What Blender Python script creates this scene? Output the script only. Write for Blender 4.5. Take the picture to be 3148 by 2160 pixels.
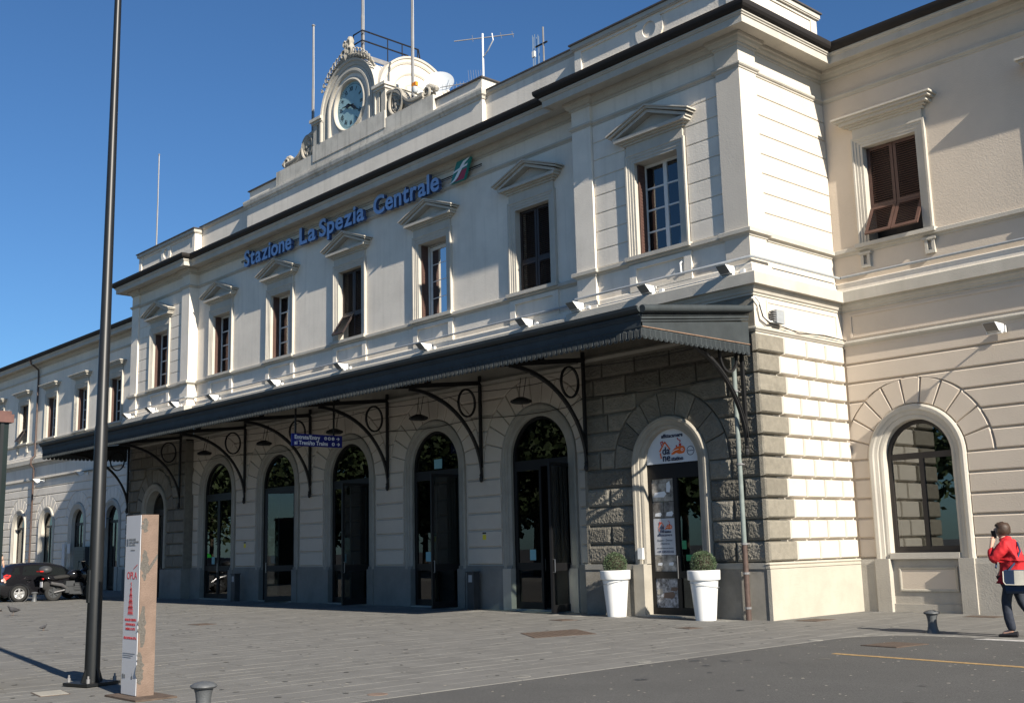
import bpy, bmesh, math, random
import numpy as np
from mathutils import Vector, Matrix
from mathutils.geometry import tessellate_polygon
random.seed(7); rng = np.random.default_rng(7)
PI = math.pi
sc = bpy.context.scene
for o in list(bpy.data.objects): bpy.data.objects.remove(o)
COL = sc.collection

# ------------------------------------------------------------------ camera
YAW, PITCH, ROLL = -0.82882197, 0.17333403, -0.02518482
cam = bpy.data.cameras.new('camera'); cam.sensor_width = 36; cam.lens = 39.238
cam.clip_start = .1; cam.clip_end = 3000
co = bpy.data.objects.new('camera', cam); COL.objects.link(co); sc.camera = co
_f = Vector((math.sin(YAW)*math.cos(PITCH), math.cos(YAW)*math.cos(PITCH), math.sin(PITCH)))
_r = Vector((math.cos(YAW), -math.sin(YAW), 0)); _u = _r.cross(_f)
_r2 = _r*math.cos(ROLL)+_u*math.sin(ROLL); _u2 = -_r*math.sin(ROLL)+_u*math.cos(ROLL)
_m = Matrix((_r2, _u2, -_f)).transposed().to_4x4(); _m.translation = (0, 0, 1.55)
co.matrix_world = _m

# ------------------------------------------------------------------ sky, sun, exposure
SUN = Vector((1.0, -0.172, 0.60)).normalized()
w = bpy.data.worlds.new('World'); sc.world = w; w.use_nodes = True
nt = w.node_tree; nt.nodes.clear()
sky = nt.nodes.new('ShaderNodeTexSky'); sky.sky_type = 'NISHITA'; sky.sun_disc = False
sky.sun_elevation = math.asin(SUN.z); sky.sun_rotation = math.atan2(SUN.x, SUN.y)
sky.altitude = 0; sky.air_density = 1.0; sky.dust_density = 0.35; sky.ozone_density = 2.5
bg = nt.nodes.new('ShaderNodeBackground'); bg.inputs['Strength'].default_value = 0.062
wo = nt.nodes.new('ShaderNodeOutputWorld')
tint = nt.nodes.new('ShaderNodeMix'); tint.data_type = 'RGBA'; tint.blend_type = 'MULTIPLY'; tint.inputs[0].default_value = 1
tint.inputs[7].default_value = (.46, .72, .97, 1)
nt.links.new(sky.outputs[0], tint.inputs[6]); nt.links.new(tint.outputs[2], bg.inputs[0]); nt.links.new(bg.outputs[0], wo.inputs[0])
sl = bpy.data.lights.new('sun', 'SUN'); sl.energy = 5.0; sl.angle = math.radians(.53); sl.color = (1.0, .915, .785)
so = bpy.data.objects.new('sun', sl); COL.objects.link(so)
so.rotation_euler = SUN.to_track_quat('Z', 'Y').to_euler(); so.location = SUN*60
sc.view_settings.view_transform = 'Standard'; sc.view_settings.look = 'None'
sc.view_settings.exposure = 0.9; sc.view_settings.gamma = 1
try: sc.view_settings.use_curve_mapping = False
except Exception: pass

# ------------------------------------------------------------------ materials
def N(t, k, **kw):
    n = t.nodes.new(k)
    for a, b in kw.items(): setattr(n, a, b)
    return n
def mat(name, col, rough=.8, var=.12, scale=2.5, bump=0., bscale=60., metal=0., spec=.35, streak=0., dirt=0., dirtcol=(.1,.09,.08), island=0., objrand=0., speck=0., spscale=160):
    m = bpy.data.materials.new(name); m.use_nodes = True
    t = m.node_tree; b = t.nodes['Principled BSDF']; L = t.links.new
    b.inputs['Roughness'].default_value = rough; b.inputs['Metallic'].default_value = metal
    b.inputs['Specular IOR Level'].default_value = spec
    b.inputs['Base Color'].default_value = (*col, 1)
    g = N(t, 'ShaderNodeNewGeometry')
    if var or streak or dirt or island or objrand or speck:
        cur = N(t, 'ShaderNodeRGB'); cur.outputs[0].default_value = (*col, 1); cur = cur.outputs[0]
        def hsv(val, src):
            h = N(t, 'ShaderNodeHueSaturation'); L(val, h.inputs['Value']); L(src, h.inputs['Color']); return h.outputs[0]
        def rng_(src, a, c, f0=0., f1=1.):
            r = N(t, 'ShaderNodeMapRange'); L(src, r.inputs[0])
            r.inputs[1].default_value = f0; r.inputs[2].default_value = f1
            r.inputs[3].default_value = a; r.inputs[4].default_value = c; return r.outputs[0]
        if var:
            n1 = N(t, 'ShaderNodeTexNoise'); n1.inputs['Scale'].default_value = scale; n1.inputs['Detail'].default_value = 8
            n1.inputs['Roughness'].default_value = .65; L(g.outputs['Position'], n1.inputs['Vector'])
            cur = hsv(rng_(n1.outputs['Fac'], 1-var*1.6, 1+var*1.6, .25, .75), cur)
        if speck:
            n3 = N(t, 'ShaderNodeTexNoise'); n3.inputs['Scale'].default_value = spscale; n3.inputs['Detail'].default_value = 3
            L(g.outputs['Position'], n3.inputs['Vector'])
            cur = hsv(rng_(n3.outputs['Fac'], 1-speck, 1+speck, .3, .7), cur)
        if island: cur = hsv(rng_(g.outputs['Random Per Island'], 1-island, 1+island), cur)
        if objrand:
            oi = N(t, 'ShaderNodeObjectInfo'); cur = hsv(rng_(oi.outputs['Random'], 1-objrand, 1+objrand), cur)
        if streak:
            mp = N(t, 'ShaderNodeMapping'); mp.inputs['Scale'].default_value = (6, 6, .35); L(g.outputs['Position'], mp.inputs[0])
            n2 = N(t, 'ShaderNodeTexNoise'); n2.inputs['Scale'].default_value = 1.0; n2.inputs['Detail'].default_value = 6; L(mp.outputs[0], n2.inputs['Vector'])
            mx = N(t, 'ShaderNodeMix', data_type='RGBA'); L(rng_(n2.outputs['Fac'], 0, streak, .52, .8), mx.inputs[0])
            L(cur, mx.inputs[6]); mx.inputs[7].default_value = (*dirtcol, 1); cur = mx.outputs[2]
        if dirt:
            n4 = N(t, 'ShaderNodeTexNoise'); n4.inputs['Scale'].default_value = 1.7; n4.inputs['Detail'].default_value = 9; n4.inputs['Roughness'].default_value = .7
            L(g.outputs['Position'], n4.inputs['Vector'])
            mx = N(t, 'ShaderNodeMix', data_type='RGBA'); L(rng_(n4.outputs['Fac'], 0, dirt, .48, .72), mx.inputs[0])
            L(cur, mx.inputs[6]); mx.inputs[7].default_value = (*dirtcol, 1); cur = mx.outputs[2]
        L(cur, b.inputs['Base Color'])
    if bump:
        nb = N(t, 'ShaderNodeTexNoise'); nb.inputs['Scale'].default_value = bscale; nb.inputs['Detail'].default_value = 5
        L(g.outputs['Position'], nb.inputs['Vector'])
        bp = N(t, 'ShaderNodeBump'); bp.inputs['Strength'].default_value = bump; bp.inputs['Distance'].default_value = .02
        L(nb.outputs['Fac'], bp.inputs['Height']); L(bp.outputs[0], b.inputs['Normal'])
    return m
def toolmark(m, scale=14, strength=.8, ang=.7):
    t = m.node_tree; b = t.nodes['Principled BSDF']; L = t.links.new
    g = N(t, 'ShaderNodeNewGeometry'); mp = N(t, 'ShaderNodeMapping'); mp.inputs['Rotation'].default_value = (0, ang, 0)
    L(g.outputs['Position'], mp.inputs[0])
    wv = N(t, 'ShaderNodeTexWave'); wv.bands_direction = 'X'; wv.inputs['Scale'].default_value = scale; wv.inputs['Distortion'].default_value = 5; wv.inputs['Detail'].default_value = 3
    L(mp.outputs[0], wv.inputs[0])
    bp = N(t, 'ShaderNodeBump'); bp.inputs['Strength'].default_value = strength; bp.inputs['Distance'].default_value = .02
    L(wv.outputs['Fac'], bp.inputs['Height']); L(bp.outputs[0], b.inputs['Normal']); return m
def glassmat(name, tint=(.55, .62, .62), gain=1.0, rough=0.0):
    m = bpy.data.materials.new(name); m.use_nodes = True; t = m.node_tree; t.nodes.clear(); L = t.links.new
    o = N(t, 'ShaderNodeOutputMaterial'); tr = N(t, 'ShaderNodeBsdfTransparent'); tr.inputs[0].default_value = (*tint, 1)
    gl = N(t, 'ShaderNodeBsdfGlossy'); gl.inputs['Roughness'].default_value = rough; gl.inputs[0].default_value = (1, 1, 1, 1)
    fr = N(t, 'ShaderNodeFresnel'); fr.inputs[0].default_value = 1.5
    mu = N(t, 'ShaderNodeMath', operation='MULTIPLY', use_clamp=True); L(fr.outputs[0], mu.inputs[0]); mu.inputs[1].default_value = gain
    mx = N(t, 'ShaderNodeMixShader'); L(mu.outputs[0], mx.inputs[0]); L(tr.outputs[0], mx.inputs[1]); L(gl.outputs[0], mx.inputs[2]); L(mx.outputs[0], o.inputs[0])
    return m
M = {}
M['wall'] = mat('wall_plaster', (.70, .645, .565), .9, .06, .8, .25, 35, streak=.30, dirtcol=(.40, .365, .315), dirt=.18)
M['wing'] = mat('wing_plaster', (.58, .50, .41), .9, .05, .7, .25, 35, streak=.08, dirtcol=(.45, .38, .3), dirt=.08)
M['side'] = mat('side_plaster', (.545, .50, .435), .9, .04, 1.2, .2, 35, streak=.10, dirtcol=(.3, .27, .22))
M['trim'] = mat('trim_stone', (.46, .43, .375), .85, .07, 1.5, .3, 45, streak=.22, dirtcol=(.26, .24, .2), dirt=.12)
M['trim_dirty'] = mat('weathered_trim', (.55, .52, .46), .9, .10, 1.5, .35, 45, streak=.55, dirtcol=(.12, .11, .09), dirt=.38)
M['ornament'] = mat('carved_stone', (.34, .315, .27), .9, .15, 4, .5, 40, dirt=.45, dirtcol=(.09, .08, .065))
M['pier'] = mat('pier_plaster', (.50, .455, .395), .9, .05, 1, .25, 35, dirt=.1, dirtcol=(.35, .32, .28))
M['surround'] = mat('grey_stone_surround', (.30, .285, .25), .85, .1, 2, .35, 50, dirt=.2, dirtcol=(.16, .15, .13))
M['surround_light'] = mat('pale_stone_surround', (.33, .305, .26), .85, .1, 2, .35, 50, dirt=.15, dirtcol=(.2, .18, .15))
M['plinth_dark'] = mat('dark_stone_plinth', (.20, .195, .18), .85, .12, 1.4, .4, 40, dirt=.2, dirtcol=(.11, .105, .1))
M['plinth_tooled'] = toolmark(mat('tooled_stone_plinth', (.26, .245, .215), .9, .15, 2, 0, 40, dirt=.25, dirtcol=(.14, .13, .11)))
M['plinth_light'] = mat('cement_plinth', (.40, .37, .31), .9, .06, 1.2, .3, 30, dirt=.35, dirtcol=(.29, .265, .22), streak=.15)
M['plinth_grey'] = mat('grey_cement_plinth', (.40, .37, .32), .9, .08, 1.2, .3, 30, dirt=.3, dirtcol=(.25, .23, .2), streak=.2)
M['stone'] = mat('rusticated_stone', (.185, .172, .145), .95, .14, 6, 1.0, 55, dirt=.2, dirtcol=(.11, .10, .085), objrand=.30)
M['quoin'] = mat('ashlar_quoin_stone', (.20, .183, .15), .95, .14, 8, .8, 60, dirt=.25, dirtcol=(.12, .11, .09), objrand=.18)
M['gutter'] = mat('dark_gutter_metal', (.022, .0195, .0185), .7, .1, 3, spec=.2)
M['cap'] = mat('roof_slate_cap', (.06, .055, .055), .7, .15, 6)
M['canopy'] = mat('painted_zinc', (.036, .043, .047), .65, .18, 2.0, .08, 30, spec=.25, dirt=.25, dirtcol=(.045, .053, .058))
M['canopy_rust'] = mat('rusty_trim', (.20, .13, .09), .8, .3, 9)
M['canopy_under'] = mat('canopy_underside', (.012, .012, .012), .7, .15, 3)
M['iron'] = mat('black_iron', (.012, .012, .013), .5, .1, 5, spec=.35)
M['frame_black'] = mat('black_door_frame', (.007, .007, .008), .45, .05, 5, spec=.3)
M['frame_brown'] = mat('brown_window_frame', (.030, .025, .023), .5, .1, 5)
M['frame_white'] = mat('white_window_frame', (.66, .66, .64), .5, .05, 5)
M['shutter'] = mat('brown_shutter', (.085, .045, .035), .55, .12, 5, spec=.4)
M['shutter_dark'] = mat('dark_brown_shutter', (.032, .022, .02), .5, .1, 5, spec=.4)
M['glass'] = glassmat('door_glass', (.42, .48, .48), 1.3)
M['glass_up'] = glassmat('window_glass', (.75, .8, .82), 2.6)
M['glass_blue'] = glassmat('sky_reflecting_glass', (.3, .35, .4), 9.0)
M['glass_rw'] = glassmat('wing_window_glass', (.5, .55, .55), 3.2)
M['glass_clock'] = glassmat('clock_glass', (.9, .95, .95), 1.0)
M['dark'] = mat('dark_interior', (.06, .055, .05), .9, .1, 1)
M['room'] = mat('room_wall', (.22, .21, .19), .9, .1, 1)
M['curtain'] = mat('cream_curtain', (.62, .56, .45), .9, .1, 9)
M['lace'] = mat('lace_curtain', (.62, .66, .70), .9, .25, 26)
M['clockface'] = mat('clock_face', (.26, .42, .465), .5, .08, 3)
M['ink'] = mat('black_paint', (.01, .012, .015), .5, 0)
M['navy'] = mat('navy_print', (.012, .018, .06), .5, 0)
M['white'] = mat('white_plastic', (.78, .78, .77), .35, .02, 3, spec=.45)
M['whitepaint'] = mat('white_painted_metal', (.72, .72, .70), .45, .05, 6)
M['lens'] = mat('shaded_floodlight_underside', (.22, .20, .18), .5, .05, 4)  # shade of the floodlights' down-facing side, put into the colour
M['grey_pipe'] = mat('grey_conduit', (.33, .35, .37), .5, .1, 9, metal=.2)
M['zinc'] = mat('galvanised_pole', (.17, .17, .175), .6, .12, 3)
M['pipe_green'] = mat('grey_green_downpipe', (.17, .20, .19), .55, .15, 6)
M['pipe_brown'] = mat('cast_iron_downpipe', (.075, .05, .042), .6, .25, 10)
M['sign_blue'] = mat('blue_sign_letters', (.23, .37, .64), .45, .12, 6)
M['letter_side'] = mat('blue_letter_edge', (.05, .085, .20), .5, .1, 6)
M['dirblue'] = mat('blue_panel', (.012, .018, .17), .4, .05, 4)
M['logo_green'] = mat('logo_green', (.02, .19, .17), .4, .05, 4)
M['logo_red'] = mat('logo_red', (.33, .025, .05), .4, .05, 4)
M['print_white'] = mat('white_print', (.75, .77, .8), .5, 0)
M['print_orange'] = mat('orange_print', (.75, .14, .02), .5, 0)
M['print_red'] = mat('red_print', (.5, .04, .04), .6, 0)
M['print_grey'] = mat('grey_print', (.16, .17, .18), .6, 0)
M['panel_white'] = mat('enamel_panel', (.50, .51, .54), .5, .03, 3, dirt=.06, dirtcol=(.45, .45, .45))
M['rust'] = mat('corten_rust', (.165, .118, .092), .9, .14, 5, .4, 60, dirt=.3, dirtcol=(.12, .088, .07), streak=.2)
M['rust_dark'] = mat('rusted_plate', (.085, .062, .048), .9, .25, 9, .4, 60)
M['concrete_scrape'] = mat('scraped_grey', (.095, .088, .078), .9, .25, 45, .5, 60)
M['pole'] = mat('black_lamp_post', (.009, .010, .011), .42, .12, 6, spec=.4, speck=.15)
M['bollard'] = mat('cast_iron_bollard', (.075, .08, .085), .5, .15, 12, .2, 60, spec=.5, dirt=.2, dirtcol=(.13, .14, .14))
M['pavers'] = mat('paving_stone', (.140, .137, .129), .85, .12, 1.6, .35, 45, island=.022, objrand=.022, dirt=.22, dirtcol=(.12, .117, .11), speck=.10)
M['mortar'] = mat('paving_mortar', (.185, .18, .165), .95, .45, 3, .3, 60)
M['asphalt'] = mat('asphalt', (.086, .085, .082), .92, .13, .35, .6, 160, speck=.30, spscale=55, dirt=.16, dirtcol=(.066, .065, .063))
M['line_yellow'] = mat('worn_yellow_paint', (.34, .22, .09), .9, .35, 14)
M['line_white'] = mat('worn_white_paint', (.42, .41, .39), .9, .35, 14)
M['leaf'] = mat('boxwood_leaf', (.055, .085, .04), .6, .35, 30, spec=.4, island=.45)
M['tree'] = mat('tree_leaf', (.05, .075, .03), .65, .3, 2, island=.35)
M['bark'] = mat('bark', (.10, .08, .06), .9, .3, 8)
M['soil'] = mat('soil', (.04, .03, .022), 1, .2, 20)
M['skin'] = mat('skin', (.50, .30, .22), .6, .05, 8)
M['hair'] = mat('brown_hair', (.045, .026, .017), .55, .3, 40)
M['red'] = mat('red_jacket', (.50, .018, .024), .75, .10, 7, .9, 11)
M['jeans'] = mat('dark_jeans', (.022, .027, .04), .85, .2, 12, .2, 40)
M['shoe'] = mat('black_shoe', (.015, .015, .017), .6, 0)
M['bagblue'] = mat('navy_bag', (.02, .04, .085), .8, .1, 10)
M['bagcream'] = mat('cream_bag_panel', (.55, .52, .44), .8, .08, 10)
M['carpaint'] = mat('black_car_paint', (.008, .008, .010), .12, 0, spec=.6)
M['tyre'] = mat('tyre_rubber', (.02, .02, .02), .85, .1, 9)
M['alloy'] = mat('alloy_wheel', (.5, .5, .5), .35, .05, 9, metal=.7)
M['chrome'] = mat('grey_metal', (.25, .25, .26), .3, .1, 9, metal=.8)
M['tail'] = mat('red_tail_lamp', (.55, .02, .015), .2, 0, spec=.6)
M['carglass'] = mat('dark_car_glass', (.01, .012, .013), .05, 0, spec=.6)
M['kiosk'] = mat('dark_green_kiosk', (.003, .009, .008), .4, .15, 4)
M['kiosktop'] = mat('red_brown_kiosk_roof', (.10, .048, .04), .6, .2, 6)
M['pigeon'] = mat('pigeon_feather', (.045, .045, .05), .8, .3, 30)
M['binmetal'] = mat('dark_grey_bin', (.04, .043, .047), .5, .1, 6)
M['green'] = mat('green_plastic', (.02, .28, .03), .4, .08, 4)
M['yellow'] = mat('yellow_label', (.65, .55, .05), .6, .05, 9)
M['cyan'] = mat('pale_blue_sticker', (.20, .40, .45), .6, .05, 9)
M['stgreen'] = mat('green_sticker', (.05, .28, .12), .6, .1, 9)
M['orange'] = mat('orange_plastic', (.75, .25, .02), .4, .05, 9)
M['bulb'] = mat('white_dish', (.42, .45, .48), .4, .03, 4)
M['photo1'] = mat('bedroom_photo', (.30, .28, .25), .5, .75, 5)
M['photo2'] = mat('dark_bedroom_photo', (.16, .15, .14), .5, .7, 6)
M['photo3'] = mat('town_photo', (.26, .27, .29), .5, .85, 16)
M['lunette'] = mat('lunette_panel', (.62, .66, .72), .45, .03, 2)
# ------------------------------------------------------------------ helpers
MW = {}
def add(name, me, m=None, parent=None, Mx=None, label=None, kind=None):
    o = bpy.data.objects.new(name, me); COL.objects.link(o)
    Mx = Mx.copy() if Mx is not None else Matrix()
    o.matrix_basis = Mx; MW[o.as_pointer()] = Mx
    if parent is not None:
        o.parent = parent; o.matrix_parent_inverse = MW[parent.as_pointer()].inverted()
    if m is not None and me is not None and not me.materials: me.materials.append(M[m])
    if label: o['label'] = label
    if kind: o['kind'] = kind
    return o
def tag(o, label, cat, group=None):
    o['label'] = label; o['category'] = cat
    if group: o['group'] = group
    return o
def thing(name, loc, label, cat, group=None, rz=0):
    o = add(name, None, Mx=Matrix.Translation(loc) @ Matrix.Rotation(rz, 4, 'Z')); return tag(o, label, cat, group)
def dup_children(src, dst):
    d = MW[dst.as_pointer()] @ MW[src.as_pointer()].inverted()
    for ch in [c for c in bpy.data.objects if c.parent == src]:
        c = ch.copy(); COL.objects.link(c); c.parent = dst
        Mx = d @ MW[ch.as_pointer()]; c.matrix_basis = Mx; MW[c.as_pointer()] = Mx
        c.matrix_parent_inverse = MW[dst.as_pointer()].inverted()
        dup2(ch, c)
def dup2(src, dst):
    dup_children(src, dst)
def FX(u, v, w): return (u, w, v)            # front wall: u=X, v=Z, w=Y
class MB:
    def __init__(s): s.v = []; s.f = []
    def vert(s, p): s.v.append(tuple(p)); return len(s.v)-1
    def poly(s, pts): s.f.append([s.vert(p) for p in pts])
    def box(s, x0, x1, y0, y1, z0, z1, Mx=None):
        p = [(x, y, z) for x in (x0, x1) for y in (y0, y1) for z in (z0, z1)]
        if Mx is not None: p = [tuple(Mx @ Vector(q)) for q in p]
        b = len(s.v); s.v += p
        for q in ((0,1,3,2),(4,6,7,5),(0,4,5,1),(2,3,7,6),(0,2,6,4),(1,5,7,3)): s.f.append([b+i for i in q])
        return s
    def prism(s, outer, w0, w1, mp=FX, holes=(), sides=True, caps=True):
        loops = [list(outer)]+[list(h) for h in holes]; flat = [p for l in loops for p in l]; n = len(flat)
        tris = tessellate_polygon([[Vector((a, b, 0)) for a, b in l] for l in loops])
        b = len(s.v)
        s.v += [mp(u, v, w0) for u, v in flat]+[mp(u, v, w1) for u, v in flat]
        if caps:
            for t in tris: s.f.append([b+i for i in t]); s.f.append([b+n+i for i in reversed(t)])
        if sides:
            k = 0
            for l in loops:
                for i in range(len(l)):
                    j = (i+1) % len(l); s.f.append([b+k+i, b+k+j, b+n+k+j, b+n+k+i])
                k += len(l)
        return s
    def loft(s, rings, close=True, cap=True):
        b = len(s.v); n = len(rings[0])
        for r in rings: s.v += [tuple(p) for p in r]
        for i in range(len(rings)-1):
            for j in range(n if close else n-1):
                k = (j+1) % n; s.f.append([b+i*n+j, b+i*n+k, b+(i+1)*n+k, b+(i+1)*n+j])
        if cap and close:
            s.f.append([b+j for j in reversed(range(n))]); s.f.append([b+(len(rings)-1)*n+j for j in range(n)])
        return s
    def tube(s, pts, r, n=8, closed=False):
        pts = [Vector(p) for p in pts]; rs = r if isinstance(r, (list, tuple)) else [r]*len(pts); rings = []
        up = None
        for i, p in enumerate(pts):
            a = pts[i-1] if i else (pts[-1] if closed else pts[0]); c = pts[(i+1) % len(pts)] if (i < len(pts)-1 or closed) else pts[-1]
            t = (c-a).normalized()
            if up is None: up = Vector((0, 0, 1)) if abs(t.z) < .9 else Vector((1, 0, 0))
            x = up.cross(t).normalized(); y = t.cross(x).normalized(); up = y
            rings.append([p+x*rs[i]*math.cos(2*PI*k/n)+y*rs[i]*math.sin(2*PI*k/n) for k in range(n)])
        if closed: rings.append(rings[0]); s.loft(rings, True, False)
        else: s.loft(rings)
        return s
    def lathe(s, prof, c=(0, 0, 0), n=24, Mx=None, cap=True):
        rings = []
        for r, z in prof:
            ring = [Vector((r*math.cos(2*PI*k/n), r*math.sin(2*PI*k/n), z)) for k in range(n)]
            if Mx is not None: ring = [Mx @ q for q in ring]
            rings.append([(q.x+c[0], q.y+c[1], q.z+c[2]) for q in ring])
        return s.loft(rings, True, cap)
    def path(s, prof, pts, closed=False):
        """profile (p outward, z) swept along a plan polyline with square corners; outward = right of travel"""
        P = [Vector(q) for q in pts]; rings = []
        nn = []
        for i in range(len(P)-1):
            d = (P[i+1]-P[i]).normalized(); nn.append(Vector((d.y, -d.x)))
        for i, q in enumerate(P):
            if i == 0: n = nn[0]
            elif i == len(P)-1: n = nn[-1]
            else:
                n = nn[i-1]+nn[i]
                if n.length < 1.2: n = nn[i]
            rings.append([(q.x+n.x*p, q.y+n.y*p, z) for p, z in prof])
        b = len(s.v); k = len(prof)
        for r in rings: s.v += r
        for i in range(len(rings)-1):
            for j in range(k-1): s.f.append([b+i*k+j, b+(i+1)*k+j, b+(i+1)*k+j+1, b+i*k+j+1])
        s.f.append([b+j for j in range(k)]); s.f.append([b+(len(rings)-1)*k+j for j in reversed(range(k))])
        return s
    def arch(s, c, zs, zb, R, prof, mp=FX, n=28, y0=0.):
        """profile (dr, w) swept over jamb - semicircle - jamb"""
        rings = []
        def ring(fu, fv): rings.append([mp(*fuv, y0+w_) for fuv, w_ in ((fu(dr), w_) for dr, w_ in prof)])
        rings.append([mp(c-(R+dr), zb, y0+w_) for dr, w_ in prof])
        for k in range(n+1):
            a = PI-PI*k/n
            rings.append([mp(c+(R+dr)*math.cos(a), zs+(R+dr)*math.sin(a), y0+w_) for dr, w_ in prof])
        rings.append([mp(c+(R+dr), zb, y0+w_) for dr, w_ in prof])
        return s.loft(rings, False)
    def frame(s, x0, x1, z0, z1, prof, mp=FX, y0=0., bottom=False):
        def R(dr, w_): return [(x0-dr, z0-(dr if bottom else 0)), (x0-dr, z1+dr), (x1+dr, z1+dr), (x1+dr, z0-(dr if bottom else 0))]
        cols = [[mp(*R(dr, w_)[i], y0+w_) for dr, w_ in prof] for i in range(4)]
        if bottom: cols.append(cols[0])
        return s.loft(cols, False)
    def mesh(s, name, smooth=False, recalc=True):
        me = bpy.data.meshes.new(name); me.from_pydata(s.v, [], s.f)
        if recalc:
            bm = bmesh.new(); bm.from_mesh(me); bmesh.ops.recalc_face_normals(bm, faces=bm.faces); bm.to_mesh(me); bm.free()
        if smooth:
            for p in me.polygons: p.use_smooth = True
            try: me.set_sharp_from_angle(angle=.7)
            except Exception: pass
        return me
    def obj(s, name, m, parent=None, smooth=False, label=None, kind=None, Mx=None):
        return add(name, s.mesh(name, smooth), m, parent, Mx, label, kind)
def circ(cu, cv, r, n=32, a0=0., a1=2*PI):
    return [(cu+r*math.cos(a0+(a1-a0)*k/n), cv+r*math.sin(a0+(a1-a0)*k/n)) for k in range(n)]
def rect(u0, u1, v0, v1): return [(u0, v0), (u1, v0), (u1, v1), (u0, v1)]
def archpoly(c, zb, zs, R, n=24):
    if zs-zb < 1e-4: return [(c+R*math.cos(PI*k/n), zs+R*math.sin(PI*k/n)) for k in range(n+1)]
    return [(c-R, zb), (c+R, zb)]+[(c+R*math.cos(PI*k/n), zs+R*math.sin(PI*k/n)) for k in range(n+1)]
FONTCACHE = {}
def textmesh(body, size, extrude=.002, offset=0., align='LEFT', shear=0.):
    cu = bpy.data.curves.new('text', 'FONT'); cu.body = body; cu.size = size; cu.extrude = extrude; cu.offset = offset
    cu.align_x = align; cu.resolution_u = 5; cu.shear = shear
    ob = bpy.data.objects.new('text', cu); me = bpy.data.meshes.new_from_object(ob)
    bpy.data.objects.remove(ob); bpy.data.curves.remove(cu); return me
def mat_front(x, y, z, sx=1.0, sz=1.0):
    """text (x right, y up, z toward reader) set on a wall facing -Y"""
    return Matrix(((sx, 0, 0, x), (0, 0, -1, y), (0, sz, 0, z), (0, 0, 0, 1)))
def mat_plusx(x, y, z, sx=1.0, sz=1.0):
    """text set on a surface facing +X, reading along +Y"""
    return Matrix(((0, 0, 1, x), (sx, 0, 0, y), (0, sz, 0, z), (0, 0, 0, 1)))
def jitter(me, amp, seed=0):
    r = np.random.default_rng(seed)
    for v in me.vertices: v.co += Vector(r.normal(0, amp, 3))

# bevelled block: outline at the wall (w=0) drawn in to a proud face (w=-t)
def block(mb, poly, t, b, mp, y0):
    us = [p[0] for p in poly]; vs = [p[1] for p in poly]; cu = (min(us)+max(us))/2; cv = (min(vs)+max(vs))/2
    hu = max((max(us)-min(us))/2, .02); hv = max((max(vs)-min(vs))/2, .02)
    ku = max(0.2, 1-b/hu); kv = max(0.2, 1-b/hv)
    mid = [(cu+(u-cu)*(1-.35*b/hu), cv+(v-cv)*(1-.35*b/hv)) for u, v in poly]
    inn = [(cu+(u-cu)*ku, cv+(v-cv)*kv) for u, v in poly]
    n = len(poly); base = len(mb.v)
    mb.v += [mp(u, v, y0) for u, v in poly]+[mp(u, v, y0-t*.72) for u, v in mid]+[mp(u, v, y0-t) for u, v in inn]
    for r in (0, 1):
        for i in range(n):
            j = (i+1) % n; mb.f.append([base+r*n+i, base+r*n+j, base+(r+1)*n+j, base+(r+1)*n+i])
    mb.f.append([base+2*n+i for i in range(n)])
def rough_block(name, u0, u1, v0, v1, t, mp, y0, m, parent, seed, amp=.0042, margin=.04, ur=None, step=.024):
    """rock-faced stone: smooth drafted margin, pecked face. ur: optional function giving right/left limits (vl, vr) by v"""
    r = np.random.default_rng(seed); mb = MB()
    nu = max(6, int((u1-u0)/step)); nv = max(6, int((v1-v0)/step))
    U = np.concatenate([[0, 0], np.linspace(margin/(u1-u0), 1-margin/(u1-u0), nu), [1, 1]]); V = np.concatenate([[0, 0], np.linspace(margin/(v1-v0), 1-margin/(v1-v0), nv), [1, 1]])
    h = r.normal(0, 1, (len(V), len(U))); h = (h+np.roll(h, 1, 0)*.3+np.roll(h, 1, 1)*.3)/1.1
    for j, b in enumerate(V):
        v = v0+(v1-v0)*b
        lo, hi = (u0, u1) if ur is None else ur(v)
        for i, a in enumerate(U):
            u = lo+(hi-lo)*a
            eu = min(i, len(U)-1-i); ev = min(j, len(V)-1-j); e = min(eu, ev)
            if e == 0: wv = 0.
            elif e == 1: wv = t*.75; u += (.012 if i <= 1 else 0)-(.012 if i >= len(U)-2 else 0); v_ = v
            else: wv = t*.92+amp*h[j, i]+(.012 if e > 2 else 0)
            vv = v+((.012 if j == 1 else 0)-(.012 if j == len(V)-2 else 0))
            mb.v.append(mp(u, vv, y0-wv))
    n = len(U)
    for j in range(len(V)-1):
        for i in range(n-1): mb.f.append([j*n+i, j*n+i+1, (j+1)*n+i+1, (j+1)*n+i])
    return mb.obj(name, m, parent)

# ------------------------------------------------------------------ dimensions
C0, D = -28.5, 4.166
YM, YP, YPW, YW = 19.33, 18.95, 19.03, 22.30      # main wall, pilaster face, pavilion wall, wing wall
PL0, PL1, PR0, PR1 = -43.85, -38.72, -18.28, -13.25
XLE, XRI = -82.0, 6.0
DOORS = [C0+D*k for k in (-2, -1, 0, 1, 2)]
PAVC = (-41.25, -15.72)
WLC = [-48.98-4.22*k for k in range(7)]            # left wing bays
WRC = [-11.74, -7.52, -3.3, .92]                   # right wing bays
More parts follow.
